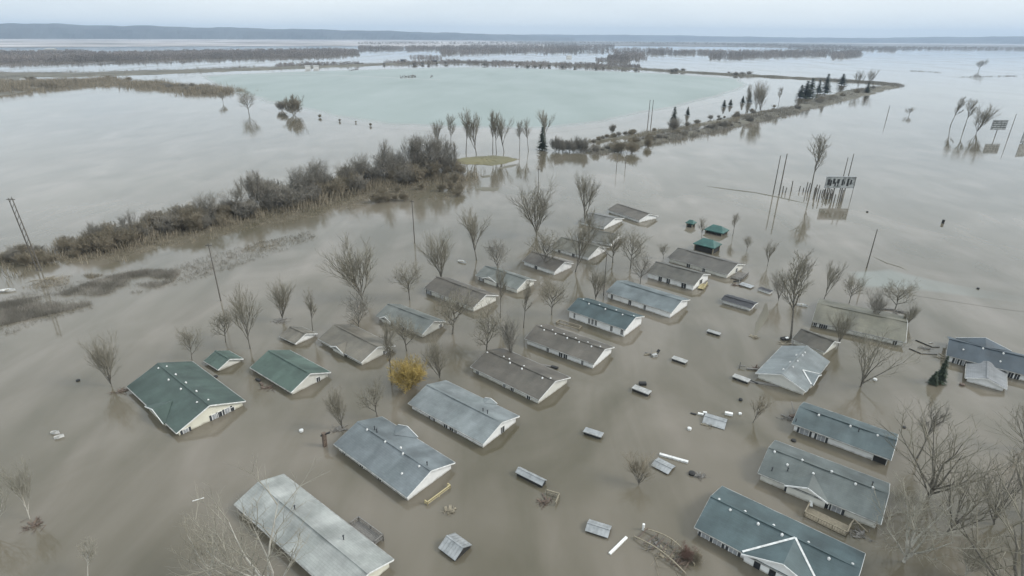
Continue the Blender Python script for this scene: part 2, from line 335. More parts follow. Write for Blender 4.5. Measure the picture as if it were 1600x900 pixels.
# ------------------------------------------------------------------ houses
def window_set(parent, side, x, zc, wd, ht, L_, W_, oh, shut=False, door=False):
    """side f: wall facing local -y; g: gable at +x. x runs along that wall."""
    def P(u, d, z):
        if side == 'f': return (u, -(W_ / 2 - oh) - d, z)
        if side == 'g': return ((L_ / 2 - oh) + d, u, z)
    def bx(b, u0, u1, d0, d1, z0, z1):
        p = P(u0, d0, z0); q = P(u1, d1, z1); b.box([min(p[i], q[i]) for i in range(3)], [max(p[i], q[i]) for i in range(3)])
    z0, z1 = zc - ht / 2, zc + ht / 2; t = .09; b = MB()
    bx(b, x - wd / 2 - t, x + wd / 2 + t, -.05, .06, z1, z1 + t); bx(b, x - wd / 2 - t, x + wd / 2 + t, -.05, .08, z0 - t, z0)
    bx(b, x - wd / 2 - t, x - wd / 2, -.05, .06, z0, z1); bx(b, x + wd / 2, x + wd / 2 + t, -.05, .06, z0, z1)
    if not door: bx(b, x - .025, x + .025, .026, .05, z0, z1)
    f = b.build('door_frame' if door else 'window', M['white'], parent)
    g = MB(); bx(g, x - wd / 2, x + wd / 2, -.05, .025, z0, z1); g.build('door' if door else 'pane', M['dark'] if door else (M['blind'] if shut else M['glass']), f)
    if shut:
        for s in (-1, 1):
            h = MB(); u = x + s * (wd / 2 + t + .17); bx(h, u - .15, u + .15, -.04, .05, z0 - .05, z1 + .05); h.build('shutter', M['shutter'], f)

def house(label, A, B, Cc=None, D=None, e=1.0, rise=1.2, roof=(.1, .1, .1), wall=(.7, .69, .65), wins=(), gwins=(), vents=(), crosses=(), sag=.09, name='flooded_house', cat='house', rough=.55, oh=.38, W=None, trim=True, gutter=True, flues=(), seed=0):
    a, b_ = at(*A, e), at(*B, e); rnd = random.Random(hash(label) % 9999 if False else seed + int(A[0]))
    d = b_ - a; L_ = d.length; d.normalize(); n = Vector((-d.y, d.x, 0))
    if W is None:
        W = (at(*Cc, e) - b_).dot(n) if Cc else (at(*D, e) - a).dot(n)
    ctr = (a + b_) / 2 + n * W / 2; rz = math.atan2(d.y, d.x)
    r = empty(name, (ctr.x, ctr.y, 0), rz); tag(r, label, cat)
    s = rise / (W / 2); hx, hy = L_ / 2, W / 2; th = .16
    # walls with gable ends
    wb = MB(); wx, wy = hx - oh, hy - oh; we = e + oh * s - .01; pk = e + rise - .02
    for x in (-wx, wx):
        pts = [(x, -wy, -.9), (x, wy, -.9), (x, wy, we), (x, 0, pk), (x, -wy, we)]
        wb.quadloop(pts if x > 0 else pts[::-1])
    wb.quadloop([(-wx, -wy, -.9), (wx, -wy, -.9), (wx, -wy, we), (-wx, -wy, we)])
    wb.quadloop([(wx, wy, -.9), (-wx, wy, -.9), (-wx, wy, we), (wx, wy, we)])
    wb.build('wall', wall_mat(wall), r)
    # roof slab, slightly sagging
    rb = MB(); k = 10; ph = rnd.random() * 6
    prof = ((-hy, e + th), (-hy * .5, e + th + rise * .5), (0, e + th + rise), (hy * .5, e + th + rise * .5), (hy, e + th))
    for i in range(k + 1):
        x = -hx + L_ * i / k; sg = -sag * math.sin(math.pi * i / k) * 1.2 + .05 * math.sin(i * 1.7 + ph)
        for y, z in prof: rb.v.append((x, y, z + sg * (1 - abs(y) / hy) + .03 * math.sin(i * 2.3 + y + ph)))
    for i in range(k):
        for j in range(4): rb.f.append((i * 5 + j, (i + 1) * 5 + j, (i + 1) * 5 + j + 1, i * 5 + j + 1)); rb.m.append(0)
    base = len(rb.v)
    for x in (-hx, hx): rb.v += [(x, -hy, e), (x, 0, e + rise), (x, hy, e)]
    rb.f += [(base, base + 1, base + 4, base + 3), (base + 1, base + 2, base + 5, base + 4)]; rb.m += [0, 0]
    for o0, o1, rev in ((0, base, False), (k * 5, base + 3, True)):
        q = [o1, o1 + 1, o1 + 2, o0 + 4, o0 + 3, o0 + 2, o0 + 1, o0]; rb.f.append(tuple(q[::-1] if rev else q)); rb.m.append(0)
    for yy, c0, c1 in ((0, base, base + 3), (4, base + 2, base + 5)):
        q = [c0, c1] + [i * 5 + yy for i in range(k, -1, -1)]; rb.f.append(tuple(q if yy == 0 else q[::-1])); rb.m.append(0)
    ro = rb.build('roof', roof_mat(roof, rough), r)
    cb = MB()
    cb.beam((-hx, 0, e + th + rise + .0), (hx, 0, e + th + rise + .0), .3, .04); cb.build('ridge_cap', roof_mat(roof, rough), ro)
    if trim:
        for x in (-hx - .035, hx + .035):
            f = MB()
            for sg in (-1, 1): f.beam((x, sg * (hy + .02), e + th / 2 - .04), (x, 0, e + rise + th / 2 - .04), .05, .17)
            f.build('fascia', M['white'] if x > 0 else M['trimgrey'], r)
    if gutter:
        for sg in (-1, 1):
            g = MB(); g.beam((-hx, sg * (hy + .06), e + .06), (hx, sg * (hy + .06), e + .06), .11, .13); g.build('gutter', M['trimgrey'], r)
    zt = we - .28
    for wn in wins:
        u, wd = wn[0], wn[1]; flag = wn[2] if len(wn) > 2 else ''; z1 = zt; z0 = max(-.3, zt - (2.0 if 'd' in flag else 1.25))
        window_set(r, 'f', -wx + 2 * wx * u, (z0 + z1) / 2, wd, z1 - z0, L_, W, oh, 's' in flag, 'd' in flag)
    for wn in gwins:
        u, wd = wn[0], wn[1]; flag = wn[2] if len(wn) > 2 else ''; z1 = e - .12 + (0.25 if abs(u - .5) < .3 else 0); z0 = max(-.3, z1 - 1.2)
        window_set(r, 'g', -wy + 2 * wy * u, (z0 + z1) / 2, wd, z1 - z0, L_, W, oh, 's' in flag, 'd' in flag)
    for (u, v) in vents:       # u along the roof, v across, 0 ridge, -1 front eave, 1 back eave
        x, y = -hx + L_ * u, v * hy; z = e + th + rise * (1 - abs(v)) - sag
        vb = MB(); vb.tube((x, y, z - .12), (x, y, z + .18), .08, .07, 8); vb.tube((x, y, z + .14), (x, y, z + .26), .17, .07, 10, cap=True); vb.tube((x, y, z - .05), (x, y, z + .05), .17, .15, 8, cap=True)
        vb.build('roof_vent', M['vent'], ro)
    for (u, v) in flues:
        x, y = -hx + L_ * u, v * hy; z = e + th + rise * (1 - abs(v))
        vb = MB(); vb.tube((x, y, z - .15), (x, y, z + .55), .07, .07, 7, cap=True); vb.tube((x, y, z + .5), (x, y, z + .6), .13, .09, 7, cap=True); vb.build('flue', M['shutter'], ro)
    for cr_ in crosses:
        u, wd, side = cr_[0], cr_[1], cr_[2]; style = cr_[3] if len(cr_) > 3 else ''; kk = cr_[4] if len(cr_) > 4 else 1.0
        x0 = -hx + L_ * u; h2 = wd / 2; rr = min(h2 * s * kk, rise * .97); sg = -1 if side == 'f' else 1; yf = sg * (hy + .3); yi = sg * (hy * (1 - rr / rise)); ez = e + th + .03
        db = MB(); F1 = Vector((x0 - h2, yf, ez - .02)); F2 = Vector((x0 + h2, yf, ez - .02)); Pk = Vector((x0, yf, ez + rr)); Q = Vector((x0, yi, ez + rr)); e1 = Vector((x0 - h2, sg * hy, ez + .0)); e2 = Vector((x0 + h2, sg * hy, ez + .0))
        dn = Vector((0, 0, -.15))
        db.quadloop([F1, Pk, Q, e1] if sg > 0 else [F1, e1, Q, Pk]); db.quadloop([F2, e2, Q, Pk] if sg > 0 else [F2, Pk, Q, e2])
        db.quadloop([F1 + dn, Pk + dn, Pk, F1]); db.quadloop([F2, Pk, Pk + dn, F2 + dn]); db.quadloop([F1 + dn, F1, e1, e1 + dn]); db.quadloop([F2, F2 + dn, e2 + dn, e2])
        db.quadloop([F1 + dn, Pk + dn, Q + dn, e1 + dn]); db.quadloop([F2 + dn, Pk + dn, Q + dn, e2 + dn])
        do = db.build('cross_gable', roof_mat(roof, rough), r)
        gw = MB(); yw = sg * (hy - .05); gw.quadloop([(x0 - h2 + .3, yw, -.8), (x0 + h2 - .3, yw, -.8), (x0 + h2 - .3, yw, ez + .1 * rr - .1), (x0, yw, ez + rr - .17), (x0 - h2 + .3, yw, ez + .1 * rr - .1)][::sg * -1 or 1]); gw.build('gable_wall', wall_mat(wall), do)
        fb = MB(); yy = yf + sg * .04
        for q in (F1, F2): fb.beam((q.x, yy, ez - .08), (x0, yy, ez + rr - .08), .07, .2)
        fb.build('fascia', M['white'], do)
        if 'v' in style:
            for q in (e1, e2):
                vb = MB(); vb.beam(q + Vector((0, 0, .06)), Q + Vector((0, 0, .06)), .24, .05); vb.build('valley_flashing', M['vent'], do)
        if 'w' in style:
            for t in (-.45, -.15, .15, .45):
                b2 = MB(); xx = x0 + t * h2 * 1.3; b2.box((xx - .35, yw - .05 if sg < 0 else yw - .02, -.2), (xx + .35, yw + .02 if sg < 0 else yw + .05, ez - .3)); b2.build('pane', M['glass'], do)
    r['_dims'] = 1; del r['_dims']
    return r

DG = (.058, .090, .076); MG = (.08, .122, .10); TAN = (.165, .15, .12); BRN = (.118, .106, .088); GRY = (.21, .235, .24); BLG = (.085, .125, .135); PALE = (.34, .355, .34); DBLU = (.045, .065, .082); SLATE = (.16, .185, .195); GGRN = (.165, .178, .165)
CREAM = (.74, .72, .60); WHT = (.84, .84, .82); OFF = (.70, .69, .63)
def row(n, u0, u1, v=-.12, v2=.12): return [(u0 + (u1 - u0) * i / (n - 1), v if i % 2 else v2) for i in range(n)]

house('large dark green shingle roof with cream gable end, leftmost of the flooded houses', (198.7, 605), (276, 678), (396, 637), e=.75, rise=2.1, roof=DG, wall=CREAM, vents=[(.08, -.1), (.1, .12), (.3, .1), (.33, -.16), (.5, .1), (.56, -.14), (.7, .1), (.86, -.14), (.9, .12)], crosses=[(.62, 7, 'f', '', .75)], gwins=[(.1, .7, 's'), (.55, .8, 's'), (.62, .8), (.75, .8, 's'), (.82, .7)], wins=[(.08, .8), (.55, 1.2), (.72, .9)], sag=.12)
house('tiny green gabled outbuilding roof behind the large green roof', (318.7, 565), (341, 578.7), (382.7, 563), e=.45, rise=1.1, roof=MG, wall=OFF, name='outbuilding', cat='outbuilding')
house('mid green roof with pale pointed gable, second green house from the left', (391, 575), (455, 614), (519.5, 584), e=.7, rise=1.7, roof=MG, wall=OFF, gwins=[(.72, .7)])
house('small tan roof with bright white gable, alone behind the second green house', (437, 526.5), (461.5, 538), (496, 522), e=.45, rise=1.1, roof=TAN, wall=WHT, name='outbuilding', cat='outbuilding')
house('olive tan roof half lost behind bare branches with a small front gable', (497, 530), (564.5, 567), (619.6, 542), e=.8, rise=1.5, roof=TAN, wall=OFF, crosses=[(.48, 4.2, 'f')], gwins=[(.8, .8, 's')], wins=[(.4, .9), (.62, .9)])
house('pale grey green roof beside the tree behind the olive tan roofed house', (588, 494), (660, 523), (701.8, 505), e=.9, rise=1.5, roof=GGRN, wall=OFF, crosses=[(.22, 3.4, 'f')], wins=[(.25, .8, 's'), (.6, .9)], gwins=[(.85, .7)])
house('brown grey roof with dingy white gable, left of the roof with a small front gable', (662.7, 450.7), (740, 481), (780, 463), e=1.25, rise=1.6, roof=BRN, wall=OFF, wins=[(.05, .9, 's'), (.35, .8, 's'), (.68, .8)])
house('pale green grey roof with long front gable behind the brown grey roof', (742.7, 430.7), (808, 453), (838.7, 438.7), e=1.1, rise=1.4, roof=GGRN, wall=OFF, crosses=[(.36, 4.6, 'f')], wins=[(.1, .7, 's'), (.36, .8, 's'), (.47, .8, 's'), (.7, .8)])
house('dark brown roof with clear white gable at the foot of the fan shaped tree', (816, 408), (866.7, 425), (896, 412), e=1.1, rise=1.5, roof=BRN, wall=WHT, wins=[(.4, .9)])
house('olive brown roof with white gable, behind the dark brown roof with white gable', (860, 386.7), (920, 402.7), (949, 386.7), e=1.0, rise=1.6, roof=(.13, .125, .10), wall=WHT, wins=[(.2, .8), (.6, .8)])
house('grey brown roof with white gable, third from the far end of its row', (901, 370.7), (956, 381), (981, 369), e=1.0, rise=1.5, roof=(.12, .118, .10), wall=WHT)
house('low grey roof with thin white gable just in front of the farthest house', (903, 346), (944.6, 355.5), (978.8, 342.4), e=.9, rise=1.4, roof=(.15, .15, .14), wall=WHT)
house('farthest flooded house of the row, dark grey brown roof', (949, 328), (999, 344.6), (1016, 333.7), e=.9, rise=1.4, roof=BRN, wall=WHT)
house('blue grey roof with clean white gable beside the yellow willow', (638, 631), (755, 695), (815, 653), e=1.0, rise=1.35, roof=GRY, wall=WHT, wins=[(.3, .5, 's'), (.5, .8), (.58, .8), (.64, .5)], gwins=[(.58, .8)], flues=[(.8, .1), (.75, .07)], crosses=[(.62, 2.6, 'b')])
house('grey roof with back dormer and streaked front slope, beside the yellow deck frame', (522, 695), (636, 778.6), (711.7, 724.6), e=.95, rise=1.5, roof=SLATE, wall=WHT, wins=[(.09, .8), (.36, .8), (.62, .8)], vents=[(.16, -.05), (.42, -.05), (.58, .1), (.66, -.05), (.88, -.1), (.8, -.55)], crosses=[(.36, 4.5, 'b')], flues=[(.2, .15), (.25, .1), (.92, .1)])
house('pale worn grey roof at the bottom edge behind the big bare tree', (366.6, 788.7), (537, 943), None, (448.3, 746.3), e=1.0, rise=1.1, roof=PALE, wall=CREAM, flues=[(.35, .1), (.72, .4)], wins=[(.12, .8), (.6, .8)], sag=.1)
house('brown roof with white roof vents, nearest brown roof to the blue grey one', (735, 574), (842, 626), (892, 591), e=1.0, rise=1.45, roof=BRN, wall=OFF, wins=[(.07, .6), (.5, .5), (.62, .7), (.86, .7)], vents=[(.03, -.1), (.24, .08), (.32, .1), (.38, -.1), (.55, .05), (.56, -.12), (.85, -.12), (.93, .02)])
house('long brown roof with a double row of white vents, below the dark teal roof', (819.6, 530), (928, 570), (967.5, 546), e=1.15, rise=1.35, roof=BRN, wall=WHT, wins=[(.33, .5), (.53, .8), (.6, .8), (.85, .4)], vents=row(11, .06, .92))
house('dark teal roof over high bright white walls with three tall windows', (886, 485), (977, 516.5), (1013, 497), e=1.75, rise=1.3, roof=(.06, .09, .095), wall=WHT, wins=[(.1, .35), (.38, .45), (.44, .45), (.50, .45), (.78, .5), (.96, .5)], vents=row(7, .08, .95))
house('light blue grey roof with a worn pale stripe, behind the dark teal roof', (946.7, 456.7), (1049, 489.7), (1078.7, 469), e=1.4, rise=1.3, roof=(.15, .178, .185), wall=WHT, wins=[(.07, .5), (.37, .7), (.61, .5)])
house('dark brown roof with tall white end wall, nearer twin by the green shelters', (1010, 426), (1085, 447), (1110, 429.5), e=1.4, rise=1.5, roof=(.10, .095, .08), wall=WHT, wins=[(.28, .9), (.46, .9), (.8, 1.2)], gwins=[(.5, 1.6)])
house('long dark brown roof nearest the green shelters, behind its twin', (1043, 403), (1137, 430), (1159, 412.5), e=1.1, rise=1.5, roof=(.105, .098, .085), wall=OFF, wins=[(.35, 1.0), (.62, .7)], gwins=[(.6, .9)])
house('narrow black roof edged in white standing alone in open water', (1126, 469), (1174, 483), (1185, 474), e=.75, rise=.35, roof=(.035, .035, .04), wall=WHT, name='carport', cat='carport')
house('small brown roof wedged behind the grey roof that turns its gable front', (1237, 531), (1289, 551.5), (1320, 538.5), e=.9, rise=1.3, roof=(.10, .092, .075), wall=OFF)
house('grey roof with its wide pale gable facing the camera and white trimmed side', (1180.7, 584), (1259, 613), None, W=None, D=(1217, 540), e=1.0, rise=1.6, roof=GRY, wall=OFF) if False else None
house('long olive brown roof under a bare tree, back right of the flooded park', (1268.6, 503), (1415, 536), (1424, 497), e=1.0, rise=1.5, roof=(.15, .145, .11), wall=OFF, wins=[(.02, .6), (.09, .7), (.14, .7), (.92, .7)])
house('long dark slate roof cut off by the right edge with a rear gable', (1478, 556), (1652, 600), None, W=9.0, e=1.2, rise=1.5, roof=DBLU, wall=WHT, wins=[(.1, .6, 's'), (.15, .6, 's'), (.27, .6), (.62, .7), (.68, .7)], vents=[(.15, -.45), (.33, -.1), (.52, -.1), (.5, -.6)], crosses=[(.36, 8.5, 'b')])
house('dark blue green roof with white front wall, topmost of three at lower right', (1237, 662.7), (1392, 720), (1420, 686), e=1.25, rise=1.15, roof=(.085, .115, .12), wall=WHT, wins=[(.12, 1.2, 's'), (.31, 1.0, 's'), (.93, 1.6, 'd')], vents=[(.22, -.1), (.55, -.1), (.82, -.1)], flues=[(.64, -.2), (.03, -.85)])
house('grey green roof with small front gable above a wooden deck', (1184, 740), (1376, 820), (1398, 760), e=1.2, rise=1.5, roof=(.125, .145, .14), wall=OFF, wins=[(.29, .9, 's'), (.41, .8), (.5, .7, 'd'), (.58, .9), (.68, 1.0, 's')], vents=[(.06, -.08), (.2, -.35), (.3, 0), (.42, -.3), (.55, 0), (.75, -.1), (.88, 0)], crosses=[(.42, 5.2, 'f', '', 1.15)], flues=[(.87, .2), (.1, -.75), (.22, -.55)])
house('deep blue roof with white valley lines in front, lowest roof at the bottom right', (1085, 825), (1325, 952), None, (1141, 767), e=1.1, rise=1.6, roof=(.078, .115, .122), wall=WHT, wins=[(.06, .9, 's'), (.15, .9, 's'), (.27, .9, 's')], vents=[(.06, .03), (.16, -.12), (.25, .06), (.36, -.12), (.45, .06), (.52, -.1), (.68, .05), (.82, -.12), (.95, .04)], crosses=[(.6, 8.5, 'f', 'vw', 1.2)])

# roofs whose ridge runs the other way: footprint from the front gable wall
def gable_front(label, P, Q, back, e, rise, **kw):
    """gable wall between P and Q faces the camera; the house runs back towards `back` (behind Q)"""
    p, q, bk = at(*P, e), at(*Q, e), at(*back, e); g = (q - p).normalized(); wdt = (q - p).length; n = Vector((-g.y, g.x, 0)); ln = (bk - q).dot(n)
    r = house(label, P, Q, W=wdt, e=e, rise=rise, **kw)
    return r, p, q, n, ln, wdt
def inv(v, e):            # world point back to survey coordinates
    rel = Vector((v.x, v.y, e - CAMH)); u = rel.x; f_ = rel.y * cp - rel.z * sp; v_ = rel.y * sp + rel.z * cp; u, v_ = u / f_, v_ / f_
    u, v_ = u * cr + v_ * sr, -u * sr + v_ * cr
    return (CX + u * FPX, CY - v_ * FPX)
def house_gf(label, P, Q, back, e, rise, **kw):
    p, q = at(*P, e), at(*Q, e); g = (q - p).normalized(); n = Vector((-g.y, g.x, 0)); ln = (at(*back, e) - q).dot(n)
    # long axis along -n: local +x gable must face the camera, so the eave A->B runs from the far corner to the near one
    return house(label, inv(p + n * ln, e), inv(p, e), W=(q - p).length, e=e, rise=rise, **kw)
house_gf('grey roof with its wide pale gable facing the camera and white trimmed side gable', (1180.7, 584), (1259, 613), (1299, 566.6), .95, 1.6, roof=GRY, wall=OFF, crosses=[(.62, 4.5, 'b', 'v')], vents=[(.2, .1), (.35, -.1), (.5, .1), (.6, -.1), (.7, .12), (.85, -.1), (.3, .1)])
house_gf('light grey garage roof, gable forward, before the long dark slate house', (1508, 591), (1573, 609), (1584, 584), .7, .95, roof=(.22, .23, .24), wall=WHT, name='garage', cat='garage')

# ------------------------------------------------------------------ sheds and drifting decks
def shed(label, A, B, Cc, e, roofm, wallm, kind='flat', name='shed', cat='shed', rise=.5, tilt=0.0, roll=0.0):
    a, b_ = at(*A, e), at(*B, e); d = b_ - a; L_ = d.length; d.normalize(); n = Vector((-d.y, d.x, 0)); W = max(1.0, (at(*Cc, e) - b_).dot(n)); c = (a + b_) / 2 + n * W / 2
    r = empty(name, (c.x, c.y, 0), math.atan2(d.y, d.x)); r.rotation_euler = (roll, tilt, math.atan2(d.y, d.x)); tag(r, label, cat); hx, hy = L_ / 2, W / 2
    w = MB()
    if kind == 'flat':
        w.box((-hx + .1, -hy + .1, -.5), (hx - .1, hy - .1, e - .06)); w.build('wall', wallm, r)
        t = MB(); k = max(4, int(L_ / .5))
        for i in range(k):
            x0 = -hx + L_ * i / k; t.box((x0 + .01, -hy, e - .058), (x0 + L_ / k - .01, hy, e + .03 + .01 * (i % 2)))
        t.build('roof', roofm, r); t = MB(); t.box((-hx - .03, -hy - .05, e - .1), (hx + .03, -hy - .004, e + .04)); t.box((hx + .004, -hy, e - .1), (hx + .05, hy, e + .04)); t.build('edge_trim', M['palemetal'], r)
    else:
        for x in (-hx + .15, hx - .15):
            w.quadloop([(x, -hy + .15, -.5), (x, hy - .15, -.5), (x, hy - .15, e), (x, 0, e + rise), (x, -hy + .15, e)])
        w.quadloop([(-hx + .15, -hy + .15, -.5), (hx - .15, -hy + .15, -.5), (hx - .15, -hy + .15, e), (-hx + .15, -hy + .15, e)]); w.quadloop([(-hx + .15, hy - .15, -.5), (hx - .15, hy - .15, -.5), (hx - .15, hy - .15, e), (-hx + .15, hy - .15, e)])
        w.build('wall', wallm, r)
        t = MB(); k = 6
        for s in (-1, 1):
            for i in range(k):
                x0 = -hx + L_ * i / k; x1 = x0 + L_ / k; t.quadloop([(x0, s * hy, e), (x1, s * hy, e), (x1, 0, e + rise), (x0, 0, e + rise)][::s * -1]); t.beam((x0 + .02, s * hy, e + .02), (x0 + .02, 0, e + rise + .02), .04, .05)
            t.quadloop([(-hx, s * hy, e - .06), (hx, s * hy, e - .06), (hx, 0, e + rise - .06), (-hx, 0, e + rise - .06)])
            t.quadloop([(-hx, s * hy, e - .06), (hx, s * hy, e - .06), (hx, s * hy, e), (-hx, s * hy, e)])
        t.beam((-hx, 0, e + rise + .03), (hx, 0, e + rise + .03), .2, .04); t.build('roof', roofm, r)
    return r
shed('small grey flat topped shed afloat right of the blue grey roofed house', (911, 674), (939, 683), (946, 677), .55, M['metal'], M['dark'])
shed('long low grey tank shaped shed roof left of the broken railing', (805, 738), (847, 759), (855, 750), .6, M['metal'], M['dark'], 'gable', rise=.4)
shed('light grey flat roof between the brown roof and open water, a dark crate behind it', (987, 606), (1013, 616), (1019, 611), .6, M['palemetal'], M['dark'])
shed('thin pale flat roof just below the twisted debris near the middle', (1049, 559.5), (1071, 567), (1076, 563.5), .5, M['palemetal'], M['dark'])
shed('thin pale flat roof left of the curved brown road strip', (1104, 517), (1124, 523), (1127, 520.5), .45, M['palemetal'], M['dark'])
shed('thin pale flat roof beside the grey roof with the wide front gable', (1144, 588), (1169, 597), (1173, 592.5), .5, M['palemetal'], M['dark'])
shed('dark flat roof edged white near the end of the two brown roofs', (1184, 450.5), (1203, 457), (1207, 454), .5, M['darkroof'], M['white'])
shed('dull grey half sunk flat roof left of the dark white edged one', (1154, 444), (1173, 450), (1178, 446.5), .3, M['metal'], M['greywood'])
shed('small gabled grey metal shed near the bottom, between house and drifting plank', (684.6, 856), (711, 876), (740, 853), .4, M['metal'], M['dark'], 'gable', rise=.75)
shed('square grey metal shed roof above the white drifting plank', (914, 829), (950, 840.5), (963, 824), .3, M['metal'], M['dark'], 'gable', rise=.35)
shed('square dull grey shed roof under the long white beam', (1017, 727), (1044, 741), (1055, 728), .25, M['metal'], M['dark'], 'gable', rise=.25)
shed('sunken grey shed roof among white drifting scraps', (1097, 661), (1132, 671), (1145, 657), .15, M['metal'], M['greywood'], 'gable', rise=.4, tilt=.02)

# green roofed picnic shelters far right of the row
def shelter(label, x, y, L_, W, e=2.0, rise=1.4, rz=-.75, name='picnic_shelter', cat='shelter'):
    p = at(x, y); r = empty(name, p, rz); tag(r, label, cat); hx, hy = L_ / 2, W / 2
    for i in (-1, 1):
        for j in (-1, 1):
            b = MB(); b.box((i * (hx - .4) - .12, j * (hy - .4) - .12, -.6), (i * (hx - .4) + .12, j * (hy - .4) + .12, e)); b.build('post', M['wood'], r)
    t = MB(); k = hx * .45; E = [Vector(q) for q in ((-hx, -hy, e), (hx, -hy, e), (hx, hy, e), (-hx, hy, e))]; T = [Vector((-k, 0, e + rise)), Vector((k, 0, e + rise))]
    t.quadloop([E[0], E[1], T[1], T[0]]); t.quadloop([E[1], E[2], T[1]]); t.quadloop([E[2], E[3], T[0], T[1]]); t.quadloop([E[3], E[0], T[0]]); t.quadloop([q - Vector((0, 0, .0)) for q in E[::-1]])
    t.box((-hx, -hy - .03, e - .22), (hx, -hy, e - .01)); t.box((-hx, hy, e - .22), (hx, hy + .03, e - .01)); t.box((-hx - .03, -hy, e - .22), (-hx, hy, e - .01)); t.box((hx, -hy, e - .22), (hx + .03, hy, e - .01))
    t.build('roof', roof_mat((.045, .135, .12)), r)
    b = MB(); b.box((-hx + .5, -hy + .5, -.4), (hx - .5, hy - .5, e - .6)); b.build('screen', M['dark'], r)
    return r
shelter('nearer teal green hipped shelter roof beyond the twin brown roofs', 1104, 391, 6.2, 5)
shelter('farther teal green hipped shelter roof, right and behind its twin', 1119, 364, 6.0, 4.6, e=1.1)
shelter('smallest dark green kiosk roof left of the two teal shelters', 1079, 354, 2.6, 2.6, e=1.4, rise=.8, name='kiosk', cat='kiosk')

# ------------------------------------------------------------------ decks, railings and debris
def deck(label, A, B, Cc, z=.25, m='wood', rails=('f', 'r'), name='wooden_deck', cat='deck', boards=True, rh=.9, tilt=0):
    a, b_ = at(*A, z), at(*B, z); d = b_ - a; L_ = d.length; d.normalize(); n = Vector((-d.y, d.x, 0)); W = (at(*Cc, z) - b_).dot(n); c = (a + b_) / 2 + n * W / 2; hx, hy = L_ / 2, W / 2
    r = empty(name, (c.x, c.y, 0), math.atan2(d.y, d.x)); r.rotation_euler = (tilt, 0, math.atan2(d.y, d.x)); tag(r, label, cat)
    if boards:
        b = MB(); k = max(3, int(W / .2))
        for i in range(k): b.box((-hx, -hy + W * i / k + .01, z - .06), (hx, -hy + W * (i + 1) / k - .01, z))
        b.build('floor', M[m], r)
    S = {'f': ((-hx, -hy), (hx, -hy)), 'b': ((-hx, hy), (hx, hy)), 'l': ((-hx, -hy), (-hx, hy)), 'r': ((hx, -hy), (hx, hy))}
    for s in rails:
        (x0, y0), (x1, y1) = S[s]; b = MB(); ln = math.hypot(x1 - x0, y1 - y0); k = max(1, int(ln / 1.6))
        b.beam((x0, y0, z + rh), (x1, y1, z + rh), .14, .09); b.beam((x0, y0, z + .15), (x1, y1, z + .15), .07, .07)
        for i in range(k + 1):
            t = i / k; b.beam((x0 + (x1 - x0) * t, y0 + (y1 - y0) * t, -.3), (x0 + (x1 - x0) * t + .001, y0 + (y1 - y0) * t, z + rh), .1, .1)
        kk = int(ln / .3)
        for i in range(kk): t = (i + .5) / kk; b.beam((x0 + (x1 - x0) * t, y0 + (y1 - y0) * t, z + .15), (x0 + (x1 - x0) * t + .001, y0 + (y1 - y0) * t, z + rh), .045, .045)
        b.build('railing', M[m], r)
    return r
deck('yellow timber deck rail at the gable of the grey house', (664, 786), (668, 789), (700, 760), z=.05, m='yellowwood', rails=('r', 'b', 'f'), boards=False, rh=.5)
deck('dark porch floor with pale rails behind the pale bottom roof', (548, 822), (586, 851), (598, 840), z=.45, m='greywood', rails=('b', 'r', 'l'), rh=.55, name='porch', cat='porch')
deck('brown wooden deck with railings in front of the grey green house', (1256, 806), (1322, 838), (1332, 824), z=.12, m='wood', rails=('f', 'r', 'l'), rh=.7)
deck('half sunken pale railing box beyond the brown roof with a double row of vents', (869, 506), (904, 516), (908, 512), z=.05, m='wood', rails=('f', 'b', 'l', 'r'), boards=False, rh=.4)
deck('broken stair railing poking from water beside the tank shaped roof', (848, 784), (868, 790), (875, 777), z=.05, m='wood', rails=('b', 'r'), boards=False, rh=.6)
deck('low dock ramp at the end wall of the long dark brown house', (1142, 434), (1158, 438), (1168, 428), z=.2, m='greywood', rails=('f', 'r'), rh=.6, name='ramp', cat='ramp')
deck('small porch on the gable end of the nearer dark brown house', (1090, 450), (1100, 452), (1108, 445), z=.3, m='yellowwood', rails=('r',), rh=.6, name='porch', cat='porch')
def lattice(label, x, y, ln, rz, m, seed, curved=.8, name='drifting_lattice', cat='debris'):
    r = empty(name, at(x, y), rz); tag(r, label, cat); rnd = random.Random(seed)
    for s in (-1, 1):
        b = MB(); P = []
        for i in range(9):
            t = i / 8 - .5; P.append(Vector((t * ln, s * .9 + curved * math.cos(t * 3) * (1 if s > 0 else .3), .25 + .45 * math.cos(t * 3))))
        for i in range(8): b.beam(P[i], P[i + 1], .13, .1)
        for i in range(0, 9, 2): b.beam((P[i].x, P[i].y, -.3), P[i] + Vector((.01, 0, 0)), .09, .09)
        b.build('rail', M[m], r)
    b = MB()
    for i in range(7):
        t = i / 6 - .5; b.beam((t * ln * .9, -.9, .2), (t * ln * .8 + rnd.uniform(-.3, .3), 1.3, .45), .1, .07)
    b.build('slats', M['rust'], r)
    b = MB(); b.tube((-ln / 2, 1.0, 0), (-ln / 2, 1.0, .9), .16, .16, 8, cap=True); b.build('post_cap', M['white'], r)
lattice('arched footbridge rails drifting next to the reddish brush heap', 1036, 862, 7.0, -.82, 'wood', 1)
def debris(label, x, y, parts, name='debris', cat='debris', rz=0):
    """parts: (x0,y0,z0,x1,y1,z1,w,h,material)"""
    r = empty(name, at(x, y), rz); tag(r, label, cat)
    for p in parts:
        b = MB(); b.beam(p[0:3], p[3:6], p[6], p[7]); b.build(p[9] if len(p) > 9 else 'plank', M[p[8]], r)
